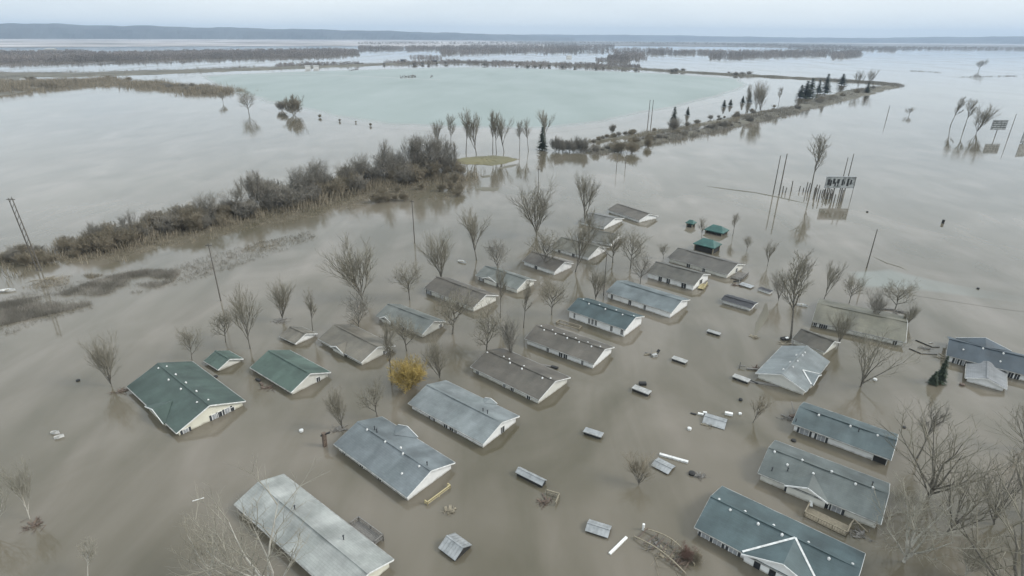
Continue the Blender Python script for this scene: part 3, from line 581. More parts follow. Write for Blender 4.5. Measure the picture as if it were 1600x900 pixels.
debris('knot of drifting timber and a pale barrel near the middle of the open water', 1018, 555, [(-1.4, 0, .1, 1.2, .5, .25, .25, .15, 'wood'), (-1, .8, .15, .8, -.7, .35, .2, .12, 'greywood'), (0, -.6, .2, .9, -.3, .3, .6, .5, 'palemetal', 'barrel'), (-.3, -.9, 0, .2, 1.1, .8, .12, .1, 'greywood'), (.9, .2, 0, 1.6, .9, .7, .5, .1, 'dark', 'panel')])
debris('dark drifting plank between two brown roofed houses', 851, 571, [(-2.6, .9, .08, 1.4, -.6, .1, .35, .12, 'greywood'), (1.2, -.4, .1, 2.3, -1.2, .2, .55, .25, 'dark', 'block')])
debris('dark crate floating just behind the light grey flat roof', 1004, 601, [(-.6, 0, .2, .6, 0, .2, .7, .5, 'dark', 'crate')], cat='crate', name='crate')
debris('bent dark gutter frame, upper of two near the dark slate house', 1450, 539, [(-1.3, 1.8, .1, .1, -.9, .1, .2, .12, 'dark'), (.1, -.9, .1, 1.6, -.9, .1, .2, .12, 'greywood'), (.6, .6, .1, 1.6, .9, .1, .12, .1, 'palemetal')])
debris('bent dark gutter frame, lower of two near the dark slate house', 1444, 551, [(-2.0, 1.4, .1, -1.0, -.4, .1, .15, .12, 'dark'), (-1.0, -.4, .1, 2.0, -.7, .1, .25, .14, 'greywood')])
debris('tangle of steps and hoops beside the thin roof at the wide gable', 1168, 577, [(-1.5, .6, .4, -.4, .3, .5, .2, .15, 'greywood'), (-1.4, .2, 0, -1.1, .9, .9, .1, .1, 'dark', 'hoop'), (-.2, 0, .2, 2.6, -.6, .3, .3, .15, 'greywood'), (1.6, .4, 0, 1.8, .5, .7, .2, .15, 'rust')])
debris('sunken board walk below the wide pale gable', 1192, 601, [(-2.2, 1.0, .04, 2.6, -.4, .05, .7, .08, 'greywood'), (-2.0, 1.5, .05, -.8, .2, .1, .3, .1, 'dark')])
debris('white boxes drifting at the left end of the sunken grey shed', 1100, 649, [(-.9, .3, .15, -.1, 0, .15, .35, .25, 'white', 'box'), (0, .6, .15, .6, .5, .15, .3, .25, 'white', 'box'), (-2.0, .5, .1, -1.2, .1, .1, .3, .1, 'dark')], cat='boxes')
debris('white cooler drifting at the right end of the sunken grey shed', 1138, 648, [(-.5, .2, .2, .6, -.2, .2, .5, .4, 'white', 'box'), (1.7, .1, .15, 2.1, .1, .15, .35, .3, 'white', 'lid')], cat='cooler', name='cooler')
debris('long white beam floating above the square dull shed roof', 1053.5, 717.5, [(-1.9, .9, .12, 1.75, -.75, .12, .42, .3, 'vent', 'beam')], name='white_beam', cat='beam')
debris('long white plank floating diagonally near the bottom middle', 966.5, 852, [(-1.25, -1.3, .1, 1.15, 1.1, .1, .32, .2, 'white')], name='white_plank', cat='plank')
debris('thin white stick drifting at lower left between the two cut off trees', 310, 781, [(-.6, -.3, .06, .6, .3, .06, .1, .08, 'white')], name='stick', cat='plank')
debris('tumbled white rail at the left end of the topmost long roof', 1234, 642, [(0, -1.4, .5, .6, 1.2, 1.0, .1, .1, 'greywood', 'rail'), (-.8, -1.8, .2, .1, -1.6, .3, .5, .3, 'rust', 'block')])
debris('slanted white steps on the deck of the grey green house', 1266, 786, [(-.3, -.8, .2, .3, .8, .5, .35, .12, 'white', 'step')], name='steps', cat='steps')
debris('pale A frame at the right end of the brown deck', 1333, 826, [(-1.3, -.5, .1, 0, .3, 1.2, .12, .12, 'wood', 'leg'), (0, .3, 1.2, 1.4, -.6, .1, .12, .12, 'wood', 'leg')], name='trestle', cat='trestle')
debris('mooring timbers off the end of the dull flat roofs', 1152, 441, [(-1, 0, .2, 1, .3, .3, .2, .2, 'dark'), (.2, -.8, .1, .9, .9, .5, .15, .15, 'greywood')])
debris('dark plank lying behind the flooded trees at right', 1380, 484, [(-2.4, .2, .15, 2.2, 0, .15, .5, .25, 'greywood')], name='drift_log', cat='log')
debris('dark stubs of porch posts beside the second green house', 404, 598, [(-.8, 1.0, .1, .2, .2, .3, .4, .3, 'dark', 'stub'), (.3, 0, 0, 1.1, -1.0, .3, .35, .3, 'rust', 'stub')])
debris('dark open drum cluster beside the small brown roof', 1228, 531, [(-.9, 0, .2, .5, .2, .3, .9, .4, 'dark', 'drum'), (-.2, -.2, .5, .3, -.1, .55, .5, .2, 'white', 'lid')])
debris('leaning dark outhouse frame at the corner of the streaked grey roof', 513, 697, [(-.5, 0, -.3, -.4, .1, 2.3, .5, .5, 'rust', 'post'), (-.9, .1, 1.8, .5, .1, 2.4, .3, .15, 'dark', 'crossbar')])
def dinghy(label, x, y, ln, rz, m='vent'):
    r = empty('dinghy', at(x, y), rz); tag(r, label, 'boat'); b = MB(); n = 8; rows = []
    for i in range(n + 1):
        t = i / n; wd = .42 * ln * .5 * (math.sin(math.pi * min(1, t * .9 + .1)) ** .6) * (.1 + .9 * (1 - t ** 4)); x_ = (t - .5) * ln
        k = len(b.v); b.v += [(x_, -wd, .4 + .12 * t * t), (x_, -wd * .6, -.1), (x_, wd * .6, -.1), (x_, wd, .4 + .12 * t * t)]; rows.append(k)
    for i in range(n):
        for j in range(3): b.f.append((rows[i] + j, rows[i + 1] + j, rows[i + 1] + j + 1, rows[i] + j + 1)); b.m.append(0)
    b.f.append(tuple(rows[0] + j for j in range(4))); b.m.append(0); b.build('hull', M[m], r)
    b = MB(); b.box((-ln * .15, -ln * .17, .2), (ln * .02, ln * .17, .26)); b.build('seat', M['wood'], r)
dinghy('white dinghy adrift above the brown grey roof in the middle', 722, 410, 2.6, -.6)
dinghy('white boat shape at the left edge below the hedgerow', 12, 455, 3.4, .2)
dinghy('white tub afloat behind the small brown roof at right', 1253, 478, 2.2, -.5)
dinghy('nearer pale skiff adrift left of the big green roofed house', 93, 684, 1.2, .5)
dinghy('farther pale skiff adrift left of the big green roofed house', 87, 677.5, 1.2, .1)
def drum(label, x, y, r_=.32, m='vent', h=.3):
    b = MB(); b.tube((0, 0, -.15), (0, 0, h), r_, r_, 12, cap=True); b.tube((0, 0, h), (0, 0, h + .05), r_ * .9, r_ * .5, 12, cap=True); o = b.build('drum', M[m]); o.location = at(x, y); tag(o, label, 'drum')
drum('white drum afloat left of the streaked grey roof', 471, 674)
drum('white drum afloat beside the sunken grey shed', 1077, 671)
drum('dark drum afloat above the sunken grey shed', 1157, 625.5, .3, 'dark')
drum('white drum floating by the big tree right of the wide gable', 1367, 594)
drum('dark drum floating right of the topmost long roof', 1412, 668, .3, 'dark', .15)
drum('dark drum right of the square dull shed roof', 1081, 741, .45, 'dark')
drum('dark bobbing drum in the open water at far right', 1528, 451.5, .3, 'dark')
drum('lone dark marker in the water beyond the park', 1473, 349, .4, 'dark', 1.2)
drum('small dark marker left of the lone far one', 1355, 331.5, .35, 'dark', .3)
drum('dark drum afloat far left of the big green roof', 122, 595, .3, 'dark', .2)
drum('dark drum beside the small green outbuilding', 337, 589, .35, 'dark', .2)
drum('brown drum under the tree by the dark slate house', 1503, 602, .4, 'rust', .3)
drum('dark drum in front of the topmost long roof', 1240, 689, .35, 'dark', .2)

# ------------------------------------------------------------------ poles and billboards
def pole(label, x, y, yt, r0=.17, arm=0, lean=(0, 0), name='utility_pole', cat='pole', m='pole', arms=1, armrz=0):
    h = tall(x, y, yt); r = empty(name, at(x, y)); tag(r, label, cat); b = MB(); b.tube((0, 0, -1), (lean[0], lean[1], h), r0, r0 * .6, 7, cap=True); b.build('post', M[m], r)
    for i in range(arms if arm else 0):
        z = h - .6 - i * 1.1; b = MB(); dx, dy = math.cos(armrz) * arm, math.sin(armrz) * arm; lx, ly = lean[0] * z / h, lean[1] * z / h
        b.beam((lx - dx, ly - dy, z), (lx + dx, ly + dy, z), .13, .14)
        for s in (-.9, -.4, .4, .9): b.tube((lx + dx * s, ly + dy * s, z), (lx + dx * s, ly + dy * s, z + .28), .06, .04, 5, cap=True)
        b.build('crossarm', M[m], r)
    return h
pole('bare utility pole standing in the water left of the fan tree row', 345, 470, 380, .15, .7)
pole('slim pole in the middle between hedgerow and houses', 648, 380, 312, .17, .5)
pole('slim pole directly behind the fan shaped tree', 840, 330, 262, .14, .4)
pole('leaning bare pole at right beyond the brown roofs', 1354, 419, 358, .17)
pole('left pole of the tall pair near the billboard', 1208, 303, 243, .22)
pole('right pole of the tall pair near the billboard', 1217, 305, 240, .26)
pole('left pole standing behind the billboard', 1312, 300, 246, .2)
pole('right pole standing behind the billboard', 1320, 298, 240, .22)
pole('left pole of the pair in front of the green sheet', 1012, 195, 156, .3)
pole('right pole of the pair in front of the green sheet', 1017, 195.5, 156, .3)
pole('faint pole in open water before the brush island, left of two', 963, 266, 240, .14)
pole('faint pole in open water before the brush island, right of two', 977, 262, 238, .14)
pole('thin pole in the open water at far right behind the billboard', 1576, 213, 178, .22)
pole('thin leaning pole halfway between dike and right hand trees', 1385, 186, 165, .25)
pole('thin stake far right of the billboard with dark spots', 1329, 312, 276, .1)
pole('slim pole rising before the blue grey row at the centre', 943, 462, 396, .13, 0)
# twin leaning mast at left
t_ = tall(62, 423, 310); r = empty('leaning_mast', at(62, 423)); tag(r, 'tall twin legged mast leaning at the left edge above the hedgerow', 'mast')
for s in (-.5, .5):
    b = MB(); b.tube((s, 0, -1), (s * .9 - .9, 0, t_), .17, .1, 6, cap=True); b.build('leg', M['pole'], r)
b = MB()
for i in range(9):
    z0 = t_ * (.3 + .08 * i); dx = -.9 * z0 / t_; b.beam((dx - .5, 0, z0), (dx + .45, 0, z0 + t_ * .08), .07, .07)
b.beam((-1.9, 0, t_ - .3), (.2, 0, t_ - .3), .14, .14); b.build('bracing', M['pole'], r)

def billboard(label, x, y, L_, H, z0, rz, nposts, marks, spare=False):
    r = empty('billboard', at(x, y), rz); tag(r, label, 'billboard')
    b = MB(); b.box((-L_ / 2, -.15, z0), (L_ / 2, .15, z0 + H)); pn = b.build('panel', M['board'], r)
    b = MB(); t = .2
    for a, c in (((-L_ / 2 - t, -.25, z0 - t), (L_ / 2 + t, .25, z0)), ((-L_ / 2 - t, -.25, z0 + H), (L_ / 2 + t, .25, z0 + H + t)), ((-L_ / 2 - t, -.25, z0), (-L_ / 2, .25, z0 + H)), ((L_ / 2, -.25, z0), (L_ / 2 + t, .25, z0 + H))): b.box(a, c)
    b.build('frame', M['metal'], pn)
    if marks:
        b = MB()
        for (u0, v0, u1, v1) in marks: b.box((-L_ / 2 + L_ * u0, -.17, z0 + H * v0), (-L_ / 2 + L_ * u1, -.151, z0 + H * v1))
        b.build('faded_blotches', M['dark'], pn)
    for i in range(nposts):
        b = MB(); xx = (i - (nposts - 1) / 2) * L_ * .28; b.beam((xx, .3, -1), (xx, .3, z0 + H * .9), .32, .32); b.build('post', M['pole'], r)
    return r
billboard('nearer billboard on two legs with dark peeling blotches, among fence stakes', 1307, 310, 10.5, 3.9, 4.2, .0, 2, [(.04, .25, .12, .8), (.13, .15, .19, .7), (.22, .35, .3, .85), (.3, .15, .35, .5), (.37, .4, .46, .8), (.4, .1, .44, .4), (.54, .2, .6, .8), (.62, .3, .66, .6), (.72, .15, .79, .85), (.84, .3, .9, .75)])
billboard('far grey billboard with ribbed face on a single leg at right', 1555, 214, 9.0, 5.5, 4.5, .05, 1, [(.02, .2 + .2 * i, .98, .26 + .2 * i) for i in range(4)])
billboard('grey sign board cut by the right edge of the view', 1600, 224, 6.0, 7.0, .5, .3, 2, None)
# rows of fence stakes round the nearer billboard
rnd = random.Random(5)
st = None
stakes = [(1223, 300), (1227, 301), (1236, 299), (1249, 298), (1255, 299), (1259, 300), (1262, 300)] + [(1272 + rnd.uniform(0, 26), 302 + rnd.uniform(-2, 10)) for _ in range(16)] + [(1299, 315), (1303, 316), (1311, 317), (1314, 315)]
for i, (x, y) in enumerate(stakes):
    if st is None:
        b = MB(); b.tube((0, 0, -.6), (.12, 0, 3.0), .22, .16, 6, cap=True); st = b.mesh('stake', M['pole'])
    o = bpy.data.objects.new('fence_stake', st); C.objects.link(o); o.location = at(x, y); o.scale = (1, 1, rnd.uniform(.5, 1.5)); o.rotation_euler = (rnd.uniform(-.05, .05), rnd.uniform(-.1, .1), rnd.random() * 6)
    tag(o, 'weathered dark fence stake standing in the water around the nearer billboard', 'stake', 'fence stakes around the nearer billboard')

# ------------------------------------------------------------------ bare trees
def grow(seed, H=10.0, trunk=.25, limbs=6, spread=.55, levels=3, kids=(5, 5, 4), width=.02, r0=.2, multi=1, droop=0.0, density=1.0, lim_len=.62, first=.35):
    """returns (trunk MB, crown MB) of a leafless tree of unit height H"""
    rnd = random.Random(seed); tr = MB(); cw = MB()
    def branch(p, d, ln, r_, lev):
        n = 4 if lev <= 1 else (3 if lev == 2 else 2); mb = tr if lev <= 1 else cw; side = 6 if lev <= 1 else 3; pts = [p]
        for i in range(n):
            jt = .04 if lev == 0 else .12; d = (d + Vector((rnd.gauss(0, jt), rnd.gauss(0, jt), rnd.gauss(0, jt * .5) + (.13 - droop * (lev > 1)) * (lev > 0)))).normalized()
            q = pts[-1] + d * (ln / n); ra = r_ * (1 - .8 * i / n); rb = r_ * (1 - .8 * (i + 1) / n)
            mb.tube(pts[-1], q, max(ra, width), max(rb, width * .8), side); pts.append(q)
        if lev > levels: return
        kc = limbs if lev == 0 else max(2, int(kids[min(lev - 1, len(kids) - 1)] * density + rnd.random()))
        for i in range(kc):
            t = (first + (1 - first) * (i + .5 + rnd.uniform(-.3, .3)) / kc) if lev == 0 else (.25 + .75 * (i + rnd.random()) / kc); t = min(.999, max(.02, t))
            k = min(n - 1, int(t * n)); pp = pts[k].lerp(pts[k + 1], t * n - k); ax = (pts[k + 1] - pts[k]).normalized()
            az = i * 2.4 + rnd.random() * 1.2; ref = ax.cross(Vector((.3, .2, 1) if abs(ax.z) < .95 else (1, 0, 0))).normalized(); ref2 = ax.cross(ref); sd = ref * math.cos(az) + ref2 * math.sin(az)
            tilt = spread * rnd.uniform(.7, 1.25) * (1.0 if lev == 0 else 1.1); dd = (ax * math.cos(tilt) + sd * math.sin(tilt)).normalized()
            branch(pp, dd, ln * (lim_len if lev == 0 else .52) * rnd.uniform(.7, 1.15), r_ * (.6 if lev == 0 else .5), lev + 1)
    for m_ in range(multi):
        a = m_ * 2.4 + rnd.random(); d0 = Vector((math.cos(a) * .4, math.sin(a) * .4, 1)).normalized() if multi > 1 else Vector((rnd.gauss(0, .05), rnd.gauss(0, .05), 1)).normalized()
        branch(Vector((0, 0, -.8 if multi == 1 else -.3)), d0, H * trunk * (1 if multi == 1 else rnd.uniform(.8, 1.1)), r0, 0)
    zt = max(v[2] for v in tr.v + cw.v); s = H / zt
    for mb in (tr, cw): mb.v = [(v[0] * s, v[1] * s, v[2] * s) for v in mb.v]
    return tr, cw
TREES = {}
def tree_kind(key, bark, twig, **kw):
    if key not in TREES:
        t, c = grow(**kw); TREES[key] = (t.mesh('trunk', M[bark]), c.mesh('crown', M[twig]))
    return TREES[key]
KINDS = {
    'vase': dict(trunk=.22, limbs=9, spread=.42, kids=(8, 7, 5), r0=.15, width=.0085, lim_len=2.6, first=.5),
    'open': dict(trunk=.25, limbs=8, spread=.46, kids=(5, 5, 4), r0=.15, width=.006, lim_len=2.4, first=.4),
    'round': dict(trunk=.45, limbs=8, spread=.75, kids=(8, 6, 5), r0=.14, width=.0085, lim_len=.8, first=.4),
    'slim': dict(trunk=.85, limbs=10, spread=.42, kids=(7, 5, 4), r0=.13, width=.0085, lim_len=.3, first=.5),
    'fork': dict(trunk=.5, limbs=7, spread=.32, kids=(8, 6, 5), r0=.14, width=.0085, lim_len=1.0, first=.35),
}
BK = {}
def bare_tree(label, x, y, yt, kind='vase', wide=1.0, seed=1, pale=False, group=None, lean=0, rz=None, twig=None, hmin=None, name='bare_tree', cat='tree'):
    h = tall(x, y, yt); h = max(h, hmin or 1.5)
    key = (kind, seed % 3, pale, twig)
    t, c = tree_kind(key, 'palebark' if pale else 'bark', twig or ('paletwig' if pale else 'twig'), seed=seed % 3 * 7 + 11, **KINDS[kind])
    r = empty(name, at(x, y), rz if rz is not None else seed * 1.7); r.rotation_euler = (0, lean, 0) if lean else (0, 0, r.rotation_euler.z)
    s = h / 10; r.scale = (s * wide, s * wide, s); tag(r, label, cat, group)
    for nm, me in (('trunk', t), ('crown', c)):
        o = bpy.data.objects.new(nm, me); C.objects.link(o); o.parent = r
    return r
T = bare_tree
T('fan shaped bare tree standing behind the row of brown roofs', 838, 368, 268, 'vase', 1.15, 1)
T('thin pale bare tree right of the fan shaped tree', 914, 350, 262, 'fork', 1.0, 2)
T('dark stemmed bare tree above the pale green grey roof', 745, 407, 322, 'fork', 1.1, 3)
T('bare tree rising behind the brown grey roof with dingy gable', 690, 440, 345, 'vase', .85, 4)
T('broad bare tree behind the pale grey green roof', 567, 468, 368, 'vase', 1.15, 5)
T('small crooked bare tree behind the small green outbuilding', 299, 562, 508, 'round', .8, 6)
T('tall faint bare tree between the two green roofed houses', 391, 545, 440, 'fork', .9, 7)
T('bare tree with mirrored branches left of the big green roof', 174, 604, 520, 'vase', .75, 8)
T('dark trunked bare tree between the white gables of the far row', 898, 425, 335, 'fork', 1.0, 9)
T('bare tree behind the light blue grey roof', 985, 420, 352, 'round', 1.0, 10)
T('dense bare tree left of the long brown vented roof', 706, 522, 440, 'round', 1.2, 11)
T('thin bare tree in front of the brown vented roofs', 818, 512, 430, 'slim', .8, 12)
T('slender bare tree right of the brown grey roof', 782, 497, 415, 'slim', .8, 13)
T('faint bare sapling by the small tan roof', 489, 520, 448, 'slim', .9, 14)
T('bare tree behind the grey streaked roof', 536, 668, 592, 'vase', .75, 15)
T('slender bare tree beside the yellow willow', 612, 600, 500, 'slim', .9, 16)
T('bare tree rising from the far end of the row', 920, 385, 320, 'slim', 1.2, 17)
T('short dense bare tree left of the twin brown roofs', 1037, 404, 377, 'round', .8, 18)
T('thin bare tree right of the teal shelters', 1145, 368, 332, 'slim', 1.2, 19)
T('bare tree standing among the teal shelters', 1097, 376, 338, 'slim', 1.2, 20)
T('bare tree leaning by the end of the twin brown roofs', 1167, 392, 366, 'round', .9, 21)
T('dark bare tree right of the twin brown roofs', 1199, 416, 374, 'fork', 1.0, 22)
T('very tall bare tree rising beside the small brown roof', 1236, 530, 392, 'slim', 1.25, 23)
T('bare tree left of three behind the long olive roof', 1286, 470, 404, 'fork', .85, 24)
T('middle bare tree of three behind the long olive roof', 1327, 473, 424, 'round', .9, 25)
T('dark spreading bare tree behind the right end of the olive roof', 1398, 484, 432, 'round', 1.2, 26)
T('low bare scrub tree at the right end of the olive roof', 1418, 506, 468, 'vase', .8, 27)
T('low second scrub tree beside the olive roof end', 1412, 510, 480, 'vase', .7, 28)
T('large bare tree between the wide gable and the topmost long roof', 1343, 604, 505, 'open', 1.35, 29)
T('large bare tree right of the topmost long roof', 1450, 775, 635, 'open', 1.35, 30)
T('big pale branched tree at the end of the grey green roof', 1412, 878, 735, 'open', 1.4, 31, True)
T('leaning bare tree spreading over the right edge', 1618, 800, 610, 'open', 1.6, 32)
T('bare tree at the bottom right corner of the view', 1606, 960, 770, 'open', 1.7, 33)
T('bare tree at right edge beyond the dark slate house', 1600, 702, 618, 'open', 1.0, 34)
T('pale bare sapling at the lower right behind the leaning tree', 1508, 900, 840, 'vase', .8, 35, True)
T('pale barked tree at the bottom left corner with dark mirrored trunk', 46, 812, 728, 'fork', .8, 36, True)
T('pale bare tree at the left edge beside the corner tree', -6, 838, 745, 'open', .9, 37, True)
T('big pale bare tree in front of the pale worn roof', 428, 935, 765, 'open', 1.35, 38, True)
T('low bare sapling at the bottom left', 136, 905, 850, 'slim', 1.3, 39, True)
T('pale bare tree at the left side of the worn roof', 330, 905, 800, 'open', 1.0, 40, True)
T('stubby olive bare tree in the open water near the long white beam', 998, 758, 712, 'vase', 1.3, 41, twig='brush')
T('faint bare tree right of the sunken grey shed', 1176, 660, 615, 'fork', 1.0, 42, twig='brush')
T('lone tall bare tree with a bushy top near the billboard', 1266, 300, 206, 'slim', 1.1, 43)
T('lone bare tree far out in the flood at upper right', 1529, 110, 89, 'round', 1.2, 44)
T('leftmost slim tree of the far right cluster', 1485, 196, 148, 'slim', 1.2, 45)
T('second slim tree of the far right cluster', 1506, 202, 152, 'slim', 1.2, 46)
T('forked spreading tree of the far right cluster', 1525, 208, 158, 'vase', 1.0, 47)
T('tiny bare shrub tree alone at upper right', 1421, 180, 166, 'round', 1.4, 48)
T('round crowned bare tree mirrored in the left lake', 389, 177, 136, 'round', 1.15, 49)
T('small faint tree on the far left lake shore', 349, 160, 138, 'round', 1.0, 50)
T('bare tree before the green sheet, right of the spruce', 853, 222, 168, 'fork', 1.1, 51)
T('bare tree at the left end of the dike trees', 1180, 178, 124, 'fork', .9, 52)
T('bushy bare tree second on the dike', 1188, 176, 122, 'vase', .8, 53)
T('bare tree on the dike left of the conifers', 1165, 176, 130, 'slim', 1.0, 54)
T('single slim bare tree between dike trees and conifers', 1216, 166, 134, 'slim', 1.0, 55)
T('bare tree at the far end of the dike, left of two', 1340, 140, 108, 'fork', 1.0, 56)
T('bare tree at the far end of the dike, right of two', 1354, 138, 105, 'fork', 1.0, 57)
for i, (x, yb, yt) in enumerate([(684, 232, 182), (705, 236, 176), (728, 240, 166), (745, 241, 168), (770, 239, 170), (776, 238, 178), (788, 238, 172), (812, 235, 186), (826, 236, 182)]):
    T('slim dark bare tree in the row standing behind the grass island', x, yb, yt, 'slim' if i % 3 else 'fork', 1.0, 60 + i, group='slim trees behind the grass island')
rnd = random.Random(11)
for (lab, x, yb, yt, kd, wv) in [
    ('faint bare tree left of the small tan roof', 440, 500, 425, 'vase', .9), ('faint bare tree far left of the small green outbuilding', 352, 535, 472, 'round', .9),
    ('faint bare tree over the back slope of the olive tan roof', 560, 515, 448, 'round', 1.0), ('faint bare tree between olive tan and grey green roofs', 636, 548, 478, 'round', 1.0),
    ('reddish grey bare tree behind the nearest vented brown roof', 688, 590, 512, 'vase', 1.0), ('faint bare tree above the nearest vented brown roof', 760, 548, 470, 'round', 1.0),
    ('faint bare tree at the left end of the long vented roof', 800, 560, 486, 'vase', .8), ('faint bare tree left of the dark teal roof', 862, 492, 428, 'round', 1.0),
    ('faint bare tree between the dark teal and light blue grey roofs', 930, 470, 405, 'vase', .8), ('bare tree growing between two white gabled brown roofs', 846, 420, 352, 'round', 1.1),
    ('bare tree right of the clear white gable', 958, 410, 348, 'round', 1.0), ('low bare tree before the twin brown roofs', 1000, 445, 392, 'round', 1.0),
    ('faint bare tree left of the very tall one', 1250, 455, 396, 'fork', 1.0), ('faint bare tree on the open water right of the twin roofs', 1216, 470, 412, 'vase', .8),
    ('faint bare tree above the pale streaked back dormer', 590, 650, 585, 'round', .8), ('bare tree rising in front of the topmost long roof end', 1432, 716, 628, 'slim', 1.3),
    ('bare tree between the two lower long roofs at their right ends', 1478, 830, 705, 'open', 1.0), ('bare tree behind the leaning one at right', 1555, 820, 705, 'open', .9),
    ('faint bare tree left of the brown grey roof with dingy gable', 640, 468, 405, 'round', 1.0), ('faint bare tree above the roof with long front gable', 778, 428, 368, 'round', 1.0),
    ('faint bare tree above the olive roof right part', 1365, 500, 448, 'vase', .9), ('faint bare tree behind the wide gabled grey roof', 1310, 540, 476, 'vase', .8)]:
    T(lab, x, yb, yt, kd, wv, rnd.randrange(99), twig='greybrush' if rnd.random() < .4 else None)
def sticks(label, x, y, R_, n, seed, m='greywood'):
    r_ = random.Random(seed); b = MB()
    for i in range(n):
        a = r_.random() * 6.28; p = Vector((r_.gauss(0, R_ * .33), r_.gauss(0, R_ * .22), r_.uniform(-.05, .12))); l = r_.uniform(.3, 1.0) * R_ * .7; q = p + Vector((math.cos(a) * l, math.sin(a) * l, r_.uniform(-.1, .35))); b.tube(p, q, r_.uniform(.02, .07), .02, 4)
    for i in range(n // 6):
        p = Vector((r_.gauss(0, R_ * .2), r_.gauss(0, R_ * .15), .05)); a = r_.random() * 3.14; l = r_.uniform(.4, 1.1); b.beam(p, p + Vector((math.cos(a) * l, math.sin(a) * l, r_.uniform(0, .15))), r_.uniform(.12, .4), .05)
    o = b.build('driftwood', M[m]); o.location = at(x, y); tag(o, label, 'driftwood')
for i, (lab, x, y, R_) in enumerate([
    ('driftwood caught at the left corner of the topmost long roof', 1232, 655, 1.6), ('driftwood beside the thin roof and hoops at the wide gable', 1184, 578, 1.5),
    ('driftwood patch below the leaning mast', 75, 436, 4.0), ('driftwood at the far end of the brown deck', 1342, 836, 2.0), ('driftwood floating by the broken stair railing', 852, 786, 1.3),
    ('driftwood below the sunken grey shed and its white scraps', 1108, 664, 1.4), ('driftwood round the foot of the tree behind the streaked grey roof', 530, 672, 1.6), ('driftwood along the front wall of the second green house', 420, 606, 1.8),
    ('driftwood at the corner of the dark slate house', 1474, 560, 2.2), ('driftwood raft by the bent gutter frames', 1446, 545, 1.6), ('driftwood at the ramp of the long dark brown house', 1150, 446, 2.0),
    ('driftwood left of the small brown roof', 1226, 538, 1.6), ('driftwood under the dark spreading tree', 1405, 488, 2.6), ('driftwood caught at the left end of the big green roof', 190, 612, 1.6),
    ('driftwood between yellow deck frame and small gabled shed', 700, 800, 1.0), ('driftwood under the faint tree left of the small tan roof', 436, 502, 2.4), ('driftwood round the pale tree at the bottom left', 52, 822, 1.8),
    ('dark driftwood heap tangled through the arched footbridge rails', 1046, 868, 3.4), ('driftwood on the left end of the arched footbridge rails', 1026, 854, 2.2), ('driftwood right of the arched footbridge rails', 1062, 880, 1.6), ('driftwood at the end of the curved brown road strip', 1180, 528, 1.2), ('driftwood in open water right of the square dull shed', 1095, 745, 1.0)]):
    sticks(lab, x, y, R_, 34, 70 + i, ['greywood', 'rust', 'wood'][i % 3])

# multi-stemmed shrubs
SH = {}
def shrub_mesh(key, twig, n=4, dens=1.0):
    if key not in SH:
        k = key[1] if isinstance(key, tuple) else 0
        t, c = grow(seed=100 + k, H=5.0, trunk=.3, limbs=5, spread=.6, levels=3, kids=(6, 6, 5), width=.011, r0=.028, multi=7, density=dens, lim_len=1.3, first=.1)
        mb = MB(); mb.v = t.v + c.v; o = len(t.v); mb.f = t.f + [tuple(i + o for i in f) for f in c.f]; mb.m = [0] * len(mb.f); SH[key] = mb.mesh('shrub', M[twig])
    return SH[key]
def shrub(x, y, h, wide, twig='brush', label=None, group=None, seed=0, name='bare_shrub', cat='shrub', p=None):
    o = bpy.data.objects.new(name, shrub_mesh((twig, seed % 4), twig)); C.objects.link(o); o.location = p if p else at(x, y); s = h / 5; o.scale = (s * wide, s * wide, s); o.rotation_euler = (0, 0, seed * 2.1); tag(o, label, cat, group); return o
shrub(641, 606, 6.2, 1.15, 'yellow', 'round yellow twigged willow beside the blue grey roof', seed=1, name='yellow_willow')
shrub(1072, 872, 1.5, 1.4, 'red', 'reddish brush heap beside the arched footbridge rails', seed=2)
shrub(1088, 876, 1.3, 1.3, 'brush', 'olive brush heap right of the reddish brush heap', seed=3)
shrub(460, 180, 16.0, .95, 'brush', 'big light bushy tree mirrored in the left lake', seed=0, name='bushy_tree', cat='tree')
shrub(441, 173, 9.0, 1.1, 'greybrush', 'smaller grey bush left of the big light bushy tree', seed=1)
for i, (x, y, h) in enumerate([(500, 184, 3), (531, 190, 2.2), (556, 192, 1.6), (579, 197, 2.4)]): shrub(x, y, h, .9, 'brush', 'tiny bush in the water line right of the big bushy tree', 'tiny bushes right of the bushy tree', i)
shrub(966, 237, 6.5, 1.5, 'brush', 'largest brown brush clump, left half of the brush island', seed=1); shrub(987, 239, 7, 1.4, 'brush', 'largest brown brush clump, right half of the brush island', seed=2); shrub(1012, 230, 6, 1.0, 'brush', 'brush clump at the right end of the brush island', seed=3)
shrub(1052, 204, 9, 1.0, 'greybrush', 'tall square grey brush clump on the dike below the twin poles', seed=2)
shrub(957, 208, 6.5, .7, 'greybrush', 'small upright brush clump on the dike', seed=1)
for i in range(9): shrub(868 + i * 5.5, 236 + (i % 3) * 1.2, rnd.uniform(6, 9), .7, 'greybrush', 'upright grey willow stem clump between spruce and brush island', 'willow clumps between spruce and island', i)
